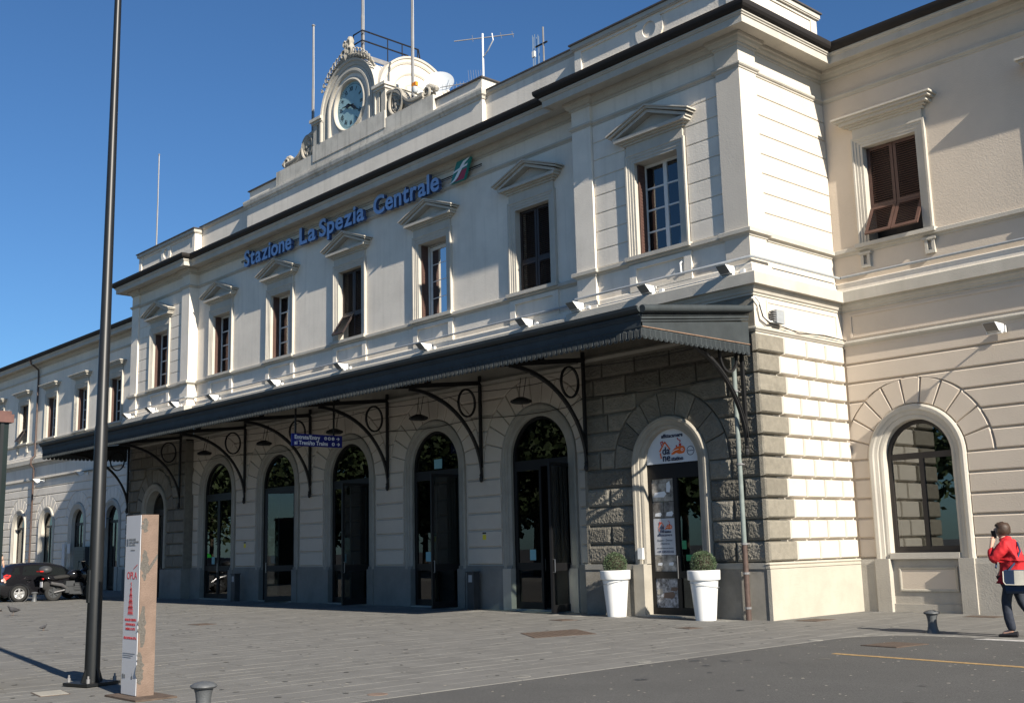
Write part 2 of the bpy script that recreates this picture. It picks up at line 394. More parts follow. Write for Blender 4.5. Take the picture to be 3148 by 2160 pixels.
# ------------------------------------------------------------------ ground
def ground():
    mb = MB(); mb.box(-500, 500, -500, 500, -.6, -.005); o = mb.obj('road', 'asphalt'); o['kind'] = 'structure'
    # paved forecourt: straight edge along the road, rounded where it turns in front of the right wing
    E = [(-90, -6), (-10.075, -6), (-10.075, 16.0)]
    for k in range(1, 9):
        a = PI-PI/2*k/8; E.append((-8.85+1.2*math.cos(a), 16.0+1.2*math.sin(a)))
    E += [(12, 17.2), (12, 22.4), (-90, 22.4)]
    mb = MB(); mb.prism(E, -.3, -.0025, lambda u, v, w: (u, v, w)); pv = mb.obj('pavement', 'mortar'); pv['kind'] = 'structure'
    def inside(x, y): return (x < -10.05 and y < 16.5) or (y >= 16.5 and (x < -10.0 or y > 17.35))
    # long paving stones, rows running towards the station
    stones = []
    x = -10.06; roww = []
    xs = []
    while x > -66: wdt = random.choice((.34, .38, .42, .46)); xs.append((x-wdt, x)); x -= wdt
    for (x0, x1) in xs:
        y = 1.5-random.random()
        y_min = 1.5 if x1 > -30 else (4 if x1 > -45 else 8)
        while y < 22.2:
            ln = random.uniform(.55, 1.25); y1 = min(y+ln, 22.25)
            if y1 > y_min and inside(x1-.02, y1) and (y1 < 19.0 or x1 > -13.2 or x1 < -43.9): stones.append((x0, x1, y, y1))
            y += ln
    x = -10.1
    while x < 6:
        wdt = random.choice((.38, .42, .46)); y = 17.4
        while y < 22.2:
            ln = random.uniform(.6, 1.2); y1 = min(y+ln, 22.25); stones.append((x, x+wdt, y, y1)); y += ln
        x += wdt
    def px(s):
        cx, cy = (s[0]+s[1])/2, (s[2]+s[3])/2; dd = math.hypot(cx, cy)
        ang = math.degrees(math.atan2(cx, cy)); vis = -73.5 < ang < -22
        return (0 if vis else 1000)+dd
    stones.sort(key=px)
    def stone(mb, s, dx=0, dy=0):
        g = .004; b = .004; x0, x1, y0, y1 = s[0]+g, s[1]-g, s[2]+g, s[3]-g
        z = random.uniform(.0, .0025); zz = [z+random.uniform(-.0012, .0012) for _ in range(4)]
        q = [(x0, y0), (x1, y0), (x1, y1), (x0, y1)]; c = [(x0+b, y0+b), (x1-b, y0+b), (x1-b, y1-b), (x0+b, y1-b)]
        bs = len(mb.v); mb.v += [(a-dx, d-dy, -.008) for a, d in q]+[(a-dx, d-dy, zz[i]) for i, (a, d) in enumerate(c)]
        for i in range(4): j = (i+1) % 4; mb.f.append([bs+i, bs+j, bs+4+j, bs+4+i])
        mb.f.append([bs+4, bs+5, bs+6, bs+7])
    for s in stones[:295]:
        mb = MB(); cx, cy = (s[0]+s[1])/2, (s[2]+s[3])/2; stone(mb, s, cx, cy)
        add('paving_stone', mb.mesh('paving_stone', recalc=False), 'pavers', pv, Matrix.Translation((cx, cy, 0)))
    mb = MB()
    for s in stones[295:]: stone(mb, s)
    add('paving_stones', mb.mesh('paving_stones', recalc=False), 'pavers', pv, kind='stuff')
    # paint on the road
    mb = MB(); mb.prism([(-8.80, 13.89), (-2, 13.27), (-2, 13.38), (-8.80, 14.0)], -.006, -.001, lambda u, v, w: (u, v, w))
    o = mb.obj('road_marking', 'line_yellow'); o['kind'] = 'structure'
    mb = MB(); mb.prism([(-8.25, 16.95), (-7.1, 16.9), (-7.1, 17.12), (-8.1, 17.14)], -.006, -.001, lambda u, v, w: (u, v, w))
    o = mb.obj('road_marking', 'line_white'); o['kind'] = 'structure'
ground()

# ------------------------------------------------------------------ station building
B = thing('station_building', (C0, 19.3, 0), 'long two-storey cream railway station building with clock, arched doors and white corner pavilion', 'station building')
def P(mb, name, m, smooth=False, parent=None, label=None): return mb.obj(name, m, parent or B, smooth, label)
SXP = lambda u, v, w: (-w, u, v)        # wall facing +X (u = Y)
SXM = lambda u, v, w: (w, u, v)         # wall facing -X
SIMPLE = [(XLE, YW), (PL0, YW), (PL0, YP), (PL1, YP), (PL1, 19.26), (PR0, 19.26), (PR0, YP), (PR1, YP), (PR1, YW), (XRI, YW)]
pw = .62
DET = [(XLE, YW), (PL0+.08, YW), (PL0+.08, YP+pw), (PL0, YP+pw), (PL0, YP), (PL0+pw, YP), (PL0+pw, YPW), (PL1-pw, YPW), (PL1-pw, YP), (PL1, YP), (PL1, YM),
       (PR0, YM), (PR0, YP), (PR0+pw, YP), (PR0+pw, YPW), (PR1-pw, YPW), (PR1-pw, YP), (PR1, YP), (PR1, YP+pw), (PR1-.08, YP+pw), (PR1-.08, YW), (XRI, YW)]
SEGS = [('left', 0), ('right', 1)]
WIN = dict(hw=.64, z0=8.06, z1=10.27)
def upper_wall(x0, x1, y, cs, m, name='upper_wall'):
    mb = MB(); mb.prism(rect(x0, x1, 6.6, 12.5), y, y+.42, FX, [rect(c-WIN['hw']-.012, c+WIN['hw']+.012, WIN['z0']-.012, WIN['z1']+.012) for c in cs if x0 < c < x1]); return P(mb, name, m)
upper_wall(PL1-.2, PR0+.2, YM, DOORS, 'wall')
for (a, b), c in (((PL0, PL1), PAVC[0]), ((PR0, PR1), PAVC[1])): upper_wall(a+.08, b-.08, YPW, [c], 'wall')
upper_wall(XLE, PL0+.1, YW, WLC, 'wall'); upper_wall(PR1-.1, XRI, YW, WRC, 'wing')
mb = MB(); mb.prism(rect(YPW+.42, YW+.2, 5.7, 12.5), -PR1+.08, -PR1+.5, SXP); P(mb, 'pavilion_side_wall', 'side')
mb = MB(); mb.prism(rect(YPW+.42, YW+.2, 0, 12.5), PL0+.08, PL0+.5, SXM); P(mb, 'pavilion_side_wall', 'wall')
# pilasters of the pavilions (upper floor)
for x0, x1 in ((PL0, PL0+pw), (PL1-pw, PL1), (PR0, PR0+pw), (PR1-pw, PR1)):
    mb = MB(); d = YPW if x1 < PR1 else YP+pw
    yb = {PL0: YP+pw, PL1-pw: YM+.1, PR0: YM+.1}.get(x0, YP+pw)
    mb.box(x0, x1, YP, yb, 6.9, 12.3); P(mb, 'pilaster', 'wall' if x1 < PR1 else 'side')
mb = MB(); mb.path([(-.03, 12.10), (.012, 12.10), (.035, 12.12), (.035, 12.16), (.07, 12.17), (.10, 12.20), (.12, 12.25), (.15, 12.27), (.16, 12.33), (-.1, 12.34)], DET); P(mb, 'bed_moulding', 'trim')
mb = MB(); mb.path([(-.2, 12.335), (.16, 12.335), (.47, 12.315), (.47, 12.275), (.505, 12.275), (.505, 12.435), (.53, 12.445), (.53, 12.465), (.56, 12.485), (.56, 12.515), (-.2, 12.52)], SIMPLE); P(mb, 'cornice', 'trim')
mb = MB(); mb.path([(.45, 12.517), (.565, 12.517), (.63, 12.55), (.67, 12.60), (.68, 12.65), (.68, 12.705), (.655, 12.705), (.65, 12.66), (.60, 12.62), (-.2, 12.64)], SIMPLE); P(mb, 'eaves_gutter', 'gutter')
mb = MB(); mb.path([(-.02, 12.62), (.45, 12.645), (-.15, 12.80), (-6, 13.3)], [(XLE, YW), (PL0-.05, YW)]); P(mb, 'roof', 'cap')
mb = MB(); mb.path([(-.02, 12.62), (.45, 12.645), (-.15, 12.80), (-6, 13.3)], [(PR1+.05, YW), (XRI, YW)]); P(mb, 'roof', 'cap')
mb = MB(); mb.path([(-.02, 12.58), (.40, 12.66), (-.6, 12.72)], SIMPLE[2:8]); P(mb, 'roof_flashing', 'cap')
mb = MB(); mb.box(PL0+.3, PR1-.3, 19.7, 24, 12.4, 12.62); P(mb, 'roof', 'cap')
mb = MB(); mb.path([(-.05, 11.575), (.02, 11.585), (.025, 11.61), (.05, 11.625), (.07, 11.65), (.07, 11.685), (-.05, 11.70)], DET); P(mb, 'string_course', 'trim')
mb = MB(); mb.path([(-.05, 7.84), (.02, 7.85), (.03, 7.88), (.06, 7.90), (.10, 7.915), (.10, 7.995), (.085, 8.005), (-.05, 8.02)], DET); P(mb, 'sill_course', 'trim')
mb = MB(); mb.path([(-.05, 7.26), (.035, 7.25), (.05, 7.22), (.05, 7.13), (.07, 7.12), (.07, 7.0), (-.05, 7.0)], DET); P(mb, 'base_course', 'wall')
mb = MB(); mb.path([(-.1, 6.56), (.02, 6.575), (.02, 6.61), (.05, 6.63), (.07, 6.68), (.10, 6.71), (.11, 6.765), (.21, 6.765), (.21, 7.005), (.19, 7.02), (.02, 7.085), (-.1, 7.09)], SIMPLE); P(mb, 'ledge', 'trim')
mb = MB(); mb.path([(-.05, 5.80), (.02, 5.805), (.035, 5.83), (.065, 5.855), (.065, 5.885), (.03, 5.905), (.03, 5.925), (-.05, 5.94)], SIMPLE[2:8]); P(mb, 'lower_string_course', 'surround')
for pth in (SIMPLE[:3], [(PR1-.001, YP+.001), (PR1, YP+.001)]+SIMPLE[8:]):
    mb = MB(); mb.path([(-.05, 5.80), (.02, 5.805), (.035, 5.83), (.066, 5.855), (.066, 5.885), (.03, 5.905), (.03, 5.925), (-.05, 5.94)], pth); P(mb, 'lower_string_course', 'trim')
# ground-floor frieze band
for a, b, y, m in ((XLE, PL0, YW, 'wall'), (PL0, PL1, YP, 'stone'), (PL1, PR0, 19.27, 'surround'), (PR0, PR1, YP, 'stone'), (PR1, XRI, YW, 'wing')):
    mb = MB(); mb.box(a+.004, b-.004, y+.004, y+.3, 5.75, 6.62); P(mb, 'frieze', m)
mb = MB(); mb.box(PR1-.4, PR1-.003, YP+.01, YW+.1, 5.75, 6.62); P(mb, 'frieze', 'side')
mb = MB(); mb.frame(19.45, 22.05, 6.02, 6.46, [(0, .02), (0, -.012), (.05, -.012), (.05, .02)], SXP, -PR1, bottom=True); P(mb, 'frieze_panel', 'side')
mb = MB(); mb.frame(-13.0, -2, 6.02, 6.46, [(0, .02), (0, -.015), (.05, -.015), (.05, .02)], FX, YW, bottom=True); P(mb, 'frieze_panel', 'wing')
# channelled plaster courses, upper floor of the pavilions
zc = [8.02+k*(11.575-8.02)/8 for k in range(9)]
for c, (a, b) in ((PAVC[0], (PL0+pw, PL1-pw)), (PAVC[1], (PR0+pw, PR1-pw))):
    for k in range(8):
        z0, z1 = zc[k]+.012, zc[k+1]-.012
        segs = [(a+.012, b-.012)] if z0 > 10.9 else [(a+.012, c-.9), (c+.9, b-.012)]
        for s0, s1 in segs:
            mb = MB(); block(mb, rect(s0, s1, z0, z1), .022, .012, FX, YPW); P(mb, 'plaster_course', 'wall')
for k in range(8):
    mb = MB(); block(mb, rect(YP+pw+.012, YW-.005, zc[k]+.011, zc[k+1]-.011), .022, .012, SXP, -PR1+.08); P(mb, 'plaster_course', 'side')

# ---- windows, surrounds, pediments
def surround(c, y, hood):
    m = 'trim'; hw, z0, z1 = WIN['hw'], WIN['z0'], WIN['z1']; h = hw
    mb = MB(); mb.frame(c-h, c+h, z0-.06, z1, [(0, .30), (0, -.035), (.06, -.035), (.065, -.05), (.13, -.05), (.135, -.065), (.18, -.065), (.20, -.085), (.24, -.085), (.24, .02)], FX, y); P(mb, 'window_surround', m)
    mb = MB(); mb.box(c-h-.20, c+h+.20, y-.06, y+.02, z1+.243, z1+.46); P(mb, 'window_frieze', m)
    zb = z1+.46
    mb = MB()
    for hx, pr, a, b in ((h+.26, .10, 0, .05), (h+.33, .16, .052, .09), (h+.42, .25, .092, .17)): mb.box(c-hx, c+hx, y-pr, y+.02, zb+a, zb+b)
    if not hood:
        zt = zb+.17; hx = h+.56; rise = .50; th = .13
        def chev(mb, hx, z, r, th, p0):
            k = r/hx; L = math.hypot(hx, r); dv = th*L/hx
            mb.prism([(c-hx, z), (c, z+r), (c+hx, z), (c+hx, z+dv*.85), (c, z+r+dv), (c-hx, z+dv*.85)], y-p0, y+.02)
        chev(mb, hx-.10, zt-.02, rise-.09, .075, .24); chev(mb, hx-.02, zt+.055, rise-.075, .05, .30); chev(mb, hx+.03, zt+.10, rise-.07, .035, .34)
        mb.prism([(c-hx+.12, zt-.01), (c+hx-.12, zt-.01), (c, zt+rise-.12)], y-.05, y+.02)
    else:
        mb.box(c-h-.50, c+h+.50, y-.32, y+.02, zb+.172, zb+.225); mb.box(c-h-.55, c+h+.55, y-.37, y+.02, zb+.227, zb+.27)
    P(mb, 'pediment' if not hood else 'window_hood', m)
    mb = MB(); mb.box(c-h-.30, c+h+.30, y-.16, y+.3, 7.955, 8.045); P(mb, 'window_sill', 'trim')
    if not hood:
        mb = MB(); mb.prism(rect(c-h-.26, c+h+.26, 7.23, 7.86), y-.055, y+.02, FX, [rect(c-h-.06, c+h+.06, 7.34, 7.76)]); P(mb, 'apron', 'wall' if y < 20 else 'wing')
    else:
        for s in (-1, 1):
            mb = MB(); xx = c+s*(h+.12); mb.prism(rect(xx-.11, xx+.11, 7.50, 7.85), y-.07, y+.02, FX, [rect(xx-.045, xx+.045, 7.57, 7.78)]); mb.box(xx-.15, xx+.15, y-.09, y+.02, 7.80, 7.85); P(mb, 'sill_bracket', 'trim')
SLAT = {}
def slatmesh(wd, m):
    k = (round(wd, 3), m)
    if k not in SLAT:
        mb = MB(); mb.box(-wd/2, wd/2, -.022, .022, -.004, .004, Matrix.Rotation(math.radians(38), 4, 'X')); me = mb.mesh('slat'); me.materials.append(M[m]); SLAT[k] = me
    return SLAT[k]
def leaf(c, y, x0, x1, z0, z1, m, flap=False, tilt=0, Mx=None):
    """one louvred shutter leaf; flap = hinged lower panel"""
    zm = z0+(z1-z0)*.36; st = .07
    def panel(a, b, Mloc, name):
        mb = MB(); mb.prism(rect(x0, x1, a, b), 0, .04, FX, [rect(x0+st, x1-st, a+st, b-st)])
        o = add(name, mb.mesh(name), m, B, Mloc); n = int((b-a-2*st)/.052)
        for i in range(n):
            add('slat', slatmesh(x1-x0-2*st, m), None, o, Mloc @ Matrix.Translation(((x0+x1)/2, .02, a+st+(i+.5)*(b-a-2*st)/n)))
    T = Matrix.Translation((0, y, 0))
    panel(zm, z1, T, 'shutter')
    Mt = Matrix.Translation((0, y-.01, zm)) @ Matrix.Rotation(-math.radians(tilt), 4, 'X') @ Matrix.Translation((0, 0, -zm))
    panel(z0, zm-.006, Mt, 'shutter_flap' if flap else 'shutter')
def window(c, y, kind):
    hw, z0, z1 = WIN['hw'], WIN['z0'], WIN['z1']; yi = y+.30
    wn = add('window', None, None, B, Matrix.Translation((c, yi, z0)))
    if kind in ('casement', 'lace', 'open', 'dark'):
        fr = 'frame_white'
        mb = MB(); mb.prism(rect(c-hw, c+hw, z0, z1), yi, yi+.06, FX, [rect(c-hw+.06, c-.05, z0+.07, z1-.06), rect(c+.05, c+hw-.06, z0+.07, z1-.06)])
        nb = 4; zz = [z0+.07+(z1-.06-z0-.07)*k/nb for k in range(nb+1)]
        for k in range(1, nb): mb.box(c-hw+.06, c+hw-.06, yi+.012, yi+.05, zz[k]-.018, zz[k]+.018)
        if kind != 'open': mb.obj('frame', fr, wn)
        else:
            # casement ajar: right leaf swung inwards, big blue pane
            mb = MB(); mb.frame(c-hw+.05, c+hw-.05, z0+.04, z1-.04, [(0, 0), (0, .06), (.05, .06), (.05, 0)], FX, yi, bottom=True); mb.obj('frame', fr, wn)
            Mr = Matrix.Translation((c+hw-.06, yi+.02, 0)) @ Matrix.Rotation(math.radians(-2), 4, 'Z') @ Matrix.Translation((-(c+hw-.06), -(yi+.02), 0))
            mb = MB(); mb.prism(rect(c-hw+.08, c+hw-.06, z0+.05, z1-.06), yi+.01, yi+.05, FX, [rect(c-hw+.15, c+hw-.12, z0+.12, z1-.16)])
            for k in (1, 2, 3): mb.box(c-hw+.15, c+hw-.12, yi+.02, yi+.04, z0+.12+k*.5-.01, z0+.12+k*.5+.01)
            add('casement', mb.mesh('casement'), fr, wn, Mr)
            mb = MB(); mb.box(c-hw+.14, c+hw-.11, yi+.027, yi+.033, z0+.11, z1-.15); add('pane', mb.mesh('pane'), 'glass_blue', wn, Mr)
        if kind != 'open':
            for sx in ((c-hw+.05, c-.04), (c+.04, c+hw-.05)):
                for k in range(nb):
                    mb = MB(); mb.box(sx[0], sx[1], yi+.028, yi+.034, zz[k]+.01, zz[k+1]-.01); mb.obj('pane', 'glass_up', wn)
        # shutter leaf folded back against the reveal, and the room behind
        for s in (-1, 1):
            mb = MB(); xx = c+s*(hw-.03); mb.box(xx-.02, xx+.02, y+.07, yi-.012, z0+.02, z1-.02)
            for k in range(26): zk = z0+.1+k*.078; mb.box(xx-s*.028, xx-s*.018, y+.10, yi-.04, zk, zk+.045)
            mb.obj('folded_shutter', 'shutter', wn)
        if kind in ('casement',):
            for x0, x1 in ((c+.20, c+hw-.06), (c-.36, c-.08)):
                mb = MB(); n = 14; 
                for i in range(n):
                    a, b2 = x0+(x1-x0)*i/n, x0+(x1-x0)*(i+1)/n; ya = yi+.16+.025*(i % 2); yb = yi+.16+.025*((i+1) % 2)
                    mb.poly([(a, ya, z0+.05), (b2, yb, z0+.05), (b2, yb, z1-.05), (a, ya, z1-.05)])
                mb.obj('curtain', 'curtain', wn)
        if kind == 'lace':
            mb = MB(); mb.box(c-hw+.05, c+hw-.05, yi+.075, yi+.08, z0+.04, zz[1]+.08); mb.obj('curtain', 'lace', wn)
            mb = MB(); mb.box(c-hw+.05, c+hw-.05, yi+.09, yi+.095, zz[1], z1); mb.obj('blind', 'curtain', wn)
    else:
        m = 'shutter' if kind == 'flaps2' else 'shutter_dark'
        for s in (-1, 1):
            x0, x1 = (c-hw+.012, c-.008) if s < 0 else (c+.008, c+hw-.012)
            t = 0
            if kind == 'flap1' and s < 0: t = 33
            if kind == 'flaps2': t = 30
            leaf(c, y+.14, x0, x1, z0+.03, z1-.01, m, t > 0, t)
        mb = MB(); mb.box(c-hw, c+hw, y+.36, y+.40, z0, z1); mb.obj('frame', 'frame_brown', wn)
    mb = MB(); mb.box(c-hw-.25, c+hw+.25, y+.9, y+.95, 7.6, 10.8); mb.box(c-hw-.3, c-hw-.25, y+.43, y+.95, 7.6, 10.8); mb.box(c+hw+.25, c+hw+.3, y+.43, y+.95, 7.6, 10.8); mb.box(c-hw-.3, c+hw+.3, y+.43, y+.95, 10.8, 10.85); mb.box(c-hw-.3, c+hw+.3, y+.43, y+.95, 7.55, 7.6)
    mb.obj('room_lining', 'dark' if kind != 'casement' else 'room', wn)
for c, k in zip(DOORS, ('casement', 'casement', 'flap1', 'open', 'closed')): surround(c, YM, False); window(c, YM, k)
surround(PAVC[0], YPW, False); window(PAVC[0], YPW, 'casement'); surround(PAVC[1], YPW, False); window(PAVC[1], YPW, 'lace')
for c, k in zip(WLC, ('dark', 'casement', 'casement', 'dark', 'flap1', 'dark', 'dark')): surround(c, YW, True); window(c, YW, k)
for c, k in zip(WRC, ('flaps2', 'closed', 'closed', 'closed')): surround(c, YW, True); window(c, YW, k)

# ---- ground floor walls
def lower_wall(x0, x1, y, arches, R, zs, zb, m):
    R += .012
    hs = [archpoly(c, zb, zs, R) for c in arches]
    mb = MB()
    if zb > .3: mb.prism(rect(x0, x1, 0, 5.85), y, y+.45, FX, hs)
    else:   # doors: notch the outline so the openings reach the ground
        out = [(x0, 0)]
        for c in sorted(arches):
            out += [(c-R, 0)]+[(c-R*math.cos(PI*k/24), zs+R*math.sin(PI*k/24)) for k in range(25)]+[(c+R, 0)]
        out += [(x1, 0), (x1, 5.85), (x0, 5.85)]
        mb.prism(out, y, y+.45)
    return P(mb, 'ground_floor_wall', m)
RM, ZM = 1.03, 3.75           # main doors
RS, ZS = .775, 3.252          # side arches
lower_wall(PL1-.2, PR0+.2, 19.31, DOORS, RM, ZM, 0, 'pier')
lower_wall(PL0+.08, PL1-.08, 19.04, [PAVC[0]], RS, ZS, 0, 'stone'); lower_wall(PR0+.08, PR1-.08, 19.04, [PAVC[1]], RS, ZS, 0, 'stone')
lower_wall(XLE, PL0+.1, 22.37, WLC, RS, ZS, 0, 'wall'); lower_wall(PR1-.1, XRI, 22.37, WRC, RS, ZS, 1.1, 'wing')
mb = MB(); mb.prism(rect(19.06, YW+.3, 0, 5.85), -PR1+.09, -PR1+.5, SXP); P(mb, 'ground_floor_wall', 'side')
mb = MB(); mb.box(PR0+.004, PR0+.09, 18.97, 19.5, 0, 5.85); P(mb, 'pavilion_return', 'stone')
mb = MB(); mb.box(PL1-.09, PL1-.004, 18.97, 19.5, 0, 5.85); P(mb, 'pavilion_return', 'stone')
def excl(arches, ro, rv, zs, z):
    return [(c, ro if z <= zs+1e-6 else (math.sqrt(max(0, rv*rv-(z-zs)**2)) if z < zs+rv else 0)) for c in arches]
def courses(x0, x1, zl, arches, ro, rv, zs, cut):
    """yield (k, polygon, lo, hi) of wall blocks between the arches; lo/hi give the limits at a height"""
    cs = sorted(arches)
    for k in range(len(zl)-1):
        a, b = zl[k]+.013, zl[k+1]-.013
        cs2 = [] if zl[k] >= zs+rv-.03 else cs; edges = [None]+cs2+[None]; below = zl[k+1] <= zs+.01
        for i in range(len(edges)-1):
            L, Rr = edges[i], edges[i+1]
            def lo(z, L=L):
                if L is None: return x0
                if below: return L+ro
                return L+(math.sqrt(max(0, rv*rv-(z-zs)**2)) if z-zs < rv else 0)+.012
            def hi(z, Rr=Rr):
                if Rr is None: return x1
                if below: return Rr-ro
                return Rr-(math.sqrt(max(0, rv*rv-(z-zs)**2)) if z-zs < rv else 0)-.012
            yield k, a, b, lo, hi
def polyof(a, b, lo, hi, n=5):
    zz = [a+(b-a)*k/n for k in range(n+1)]
    L = [(lo(z), z) for z in zz]; R_ = [(hi(z), z) for z in zz]
    if min(hi(z)-lo(z) for z in zz) < .02:
        keep = [z for z in zz if hi(z)-lo(z) > .05]
        if len(keep) < 3: return None
        L = [(lo(z), z) for z in keep]; R_ = [(hi(z), z) for z in keep]
    return [R_[0]]+R_[1:]+L[::-1]
def vouss(c, zs, ro, rv, n, t, mp, y0, m, parent=None, name='voussoir', b=.02, zmax=None):
    for k in range(n):
        a0, a1 = PI*k/n, PI*(k+1)/n; da = .006/((ro+rv)/2)
        mb = MB(); ms = 3
        def ring(ins):
            ai0, ai1 = a0+(ins+.006)/rv, a1-(ins+.006)/rv; r0, r1 = ro+ins+.004, rv-ins
            o = [(c+r0*math.cos(ai0+(ai1-ai0)*q/ms), zs+r0*math.sin(ai0+(ai1-ai0)*q/ms)) for q in range(ms+1)]
            o += [(c+r1*math.cos(ai1+(ai0-ai1)*q/ms), min(zs+r1*math.sin(ai1+(ai0-ai1)*q/ms), (zmax or 99)-ins)) for q in range(ms+1)]
            return o
        r0, r1, r2 = ring(0), ring(b*.35), ring(b); nn = len(r0)
        mb.v += [mp(u, v, y0) for u, v in r0]+[mp(u, v, y0-t*.72) for u, v in r1]+[mp(u, v, y0-t) for u, v in r2]
        for q in (0, 1):
            for i in range(nn): j = (i+1) % nn; mb.f.append([q*nn+i, q*nn+j, (q+1)*nn+j, (q+1)*nn+i])
        mb.f.append([2*nn+i for i in range(nn)])
        P(mb, name, m)
# main front, plaster piers
zl_main = [1.12+k*(ZM-1.12)/6 for k in range(7)]+[ZM+k*(5.80-ZM)/5 for k in range(1, 6)]
for k, a, b, lo, hi in courses(PL1+.01, PR0-.01, zl_main, DOORS, RM+.30, 2.04, ZM, None):
    if zl_main[k+1] <= ZM+.01:
        l2 = (lambda z, f=lo: f(z)+.09); h2 = (lambda z, f=hi: f(z)-.09)
    else: l2, h2 = lo, hi
    pg = polyof(a, b, l2, h2)
    if pg: mb = MB(); block(mb, pg, .05, .026, FX, 19.31); P(mb, 'pier_course', 'pier')
for c in DOORS: vouss(c, ZM, RM+.31, 2.04, 13, .05, FX, 19.31, 'pier', zmax=5.80, b=.03)
# wings, plaster bands
zl = [1.12+k*.4264 for k in range(12)]; zl[-1] = 5.80
for x0, x1, cs, m in ((XLE, PL0-.005, WLC, 'wall'), (PR1+.005, XRI, WRC, 'wing')):
    for k, a, b, lo, hi in courses(x0, x1, zl, cs, RS+.32, 1.70, ZS, None):
        pg = polyof(a, b, lo, hi)
        if pg: mb = MB(); block(mb, pg, .055, .028, FX, 22.37); P(mb, 'plaster_band', m)
    for c in cs: vouss(c, ZS, RS+.33, 1.69, 11, .055, FX, 22.37, m, b=.03)
# right and left pavilion fronts: rock-faced stones
sd = 0
for pav, (x0, x1), pc in ((0, (PL0, PL1), PAVC[0]), (1, (PR0, PR1), PAVC[1])):
    for k, a, b, lo, hi in courses(x0+.02, x1-.012, zl, [pc], RS+.28, 1.62, ZS, None):
        zz = (a+b)/2; L, R_ = min(lo(a), lo(b)), max(hi(a), hi(b)); cuts = [L]
        off = .55 if k % 2 else 1.05
        if pav == 1:
            side = 0 if (R_ < pc+.3) else 1
            if R_-L > 1.35 and (zl[k+1] > 4.8 or not (side or R_ < pc)):   # full-width courses over the arch
                xx = L+off*.6
                while xx < R_-.45: cuts.append(xx); xx += 1.02
            elif R_-L > .9: cuts.append(L+(.62 if k % 2 else .42)*(R_-L) if side else L+(.5 if k % 2 else 1.1)*(R_-L))
        else:
            xx = L+off*.6
            while xx < R_-.45: cuts.append(xx); xx += 1.0
        cuts = [q for q in cuts if q < R_-.15]+[R_]
        for i in range(len(cuts)-1):
            sd += 1; u0, u1 = cuts[i]+.013, cuts[i+1]-.013
            f0 = (lambda z: max(lo(z), u0)); f1 = (lambda z: min(hi(z), u1))
            if min(f1(a)-f0(a), f1(b)-f0(b)) < .12: continue
            if pav == 1: rough_block('rusticated_stone', u0, u1, a, b, .07, FX, 19.04, 'stone', B, sd, ur=lambda v: (max(lo(v), u0), min(hi(v), u1)))
            else:
                pg = polyof(a, b, f0, f1)
                if pg: mb = MB(); block(mb, pg, .085, .03, FX, 19.04); P(mb, 'rusticated_stone', 'stone')
    if pav == 0: vouss(pc, ZS, RS+.29, 1.60, 9, .08, FX, 19.04, 'stone', name='arch_stone', b=.03)
    else:
        for k in range(9):      # rough voussoirs
            a0, a1 = PI*k/9, PI*(k+1)/9; mb = MB(); r = np.random.default_rng(900+k); nu, nv = 12, 14
            for j in range(nv+4):
                for i in range(nu+4):
                    fu = min(max((i-2)/(nu-1)*.88+.06, 0), 1) if 1 < i < nu+2 else (0 if i < 2 else 1); fv = min(max((j-2)/(nv-1)*.88+.06, 0), 1) if 1 < j < nv+2 else (0 if j < 2 else 1)
                    e = min(i, j, nu+3-i, nv+3-j); aa = a0+.008+(a1-a0-.016)*fu; rr = RS+.29+(1.60-RS-.29)*fv
                    wv = 0 if e == 0 else (.05 if e == 1 else .062+.004*r.normal())
                    mb.v.append((pc+rr*math.cos(aa), 19.04-wv, ZS+rr*math.sin(aa)))
            w_ = nu+4
            for j in range(nv+3):
                for i in range(w_-1): mb.f.append([j*w_+i, j*w_+i+1, (j+1)*w_+i+1, (j+1)*w_+i])
            P(mb, 'arch_stone', 'stone')
# corner quoins and the white blocks of the side wall
for k in range(11):
    a, b = zl[k]+.015, zl[k+1]-.015; ln = .98 if k % 2 == 0 else .78
    mb = MB(); block(mb, rect(YP-.012, YP+ln, a, b), .115, .045, SXP, -PR1+.09)
    me = mb.mesh('quoin_stone'); o = add('quoin_stone', me, 'quoin', B)
    y = YP+ln+.004; wd = .74 if k % 2 == 0 else .70; first = .86 if k % 2 == 0 else .70
    while y < YW-.12:
        y1 = min(y+first, YW+.0); 
        if YW-y1 < .25: y1 = YW
        mb = MB(); block(mb, rect(y+.010, y1-.010, a, b), .10, .035, SXP, -PR1+.09); P(mb, 'wall_block', 'side'); y = y1; first = wd
# plinths
mb = MB(); mb.path([(-.05, 1.0), (.05, 1.005), (.05, 1.05), (.035, 1.06), (.06, 1.09), (.03, 1.12), (-.05, 1.125)], [(PR1-.05, YP-.03), (PR1, YP-.03), (PR1, YW-.02)]); P(mb, 'plinth_moulding', 'plinth_light')
for x0, x1 in ((PAVC[1]+RS, PR1-.02), (PR0, PAVC[1]-RS)):
    mb = MB(); mb.box(x0, x1, YP-.06, 19.3, 0, 1.0); P(mb, 'plinth', 'plinth_tooled')
    mb = MB(); mb.box(x0-(.0), x1, YP-.075, 19.2, 1.0, 1.115); P(mb, 'plinth_moulding', 'surround')
for x0, x1 in ((PAVC[0]+RS, PL1), (PL0, PAVC[0]-RS)):
    mb = MB(); mb.box(x0, x1, YP-.06, 19.3, 0, 1.06); P(mb, 'plinth', 'plinth_dark')
mb = MB(); mb.box(PR1-.03, PR1+.055, YP-.075, YW-.004, 0, .995); P(mb, 'plinth', 'plinth_light')
ed = [PL1]+[v for c in DOORS for v in (c-RM, c+RM)]+[PR0]
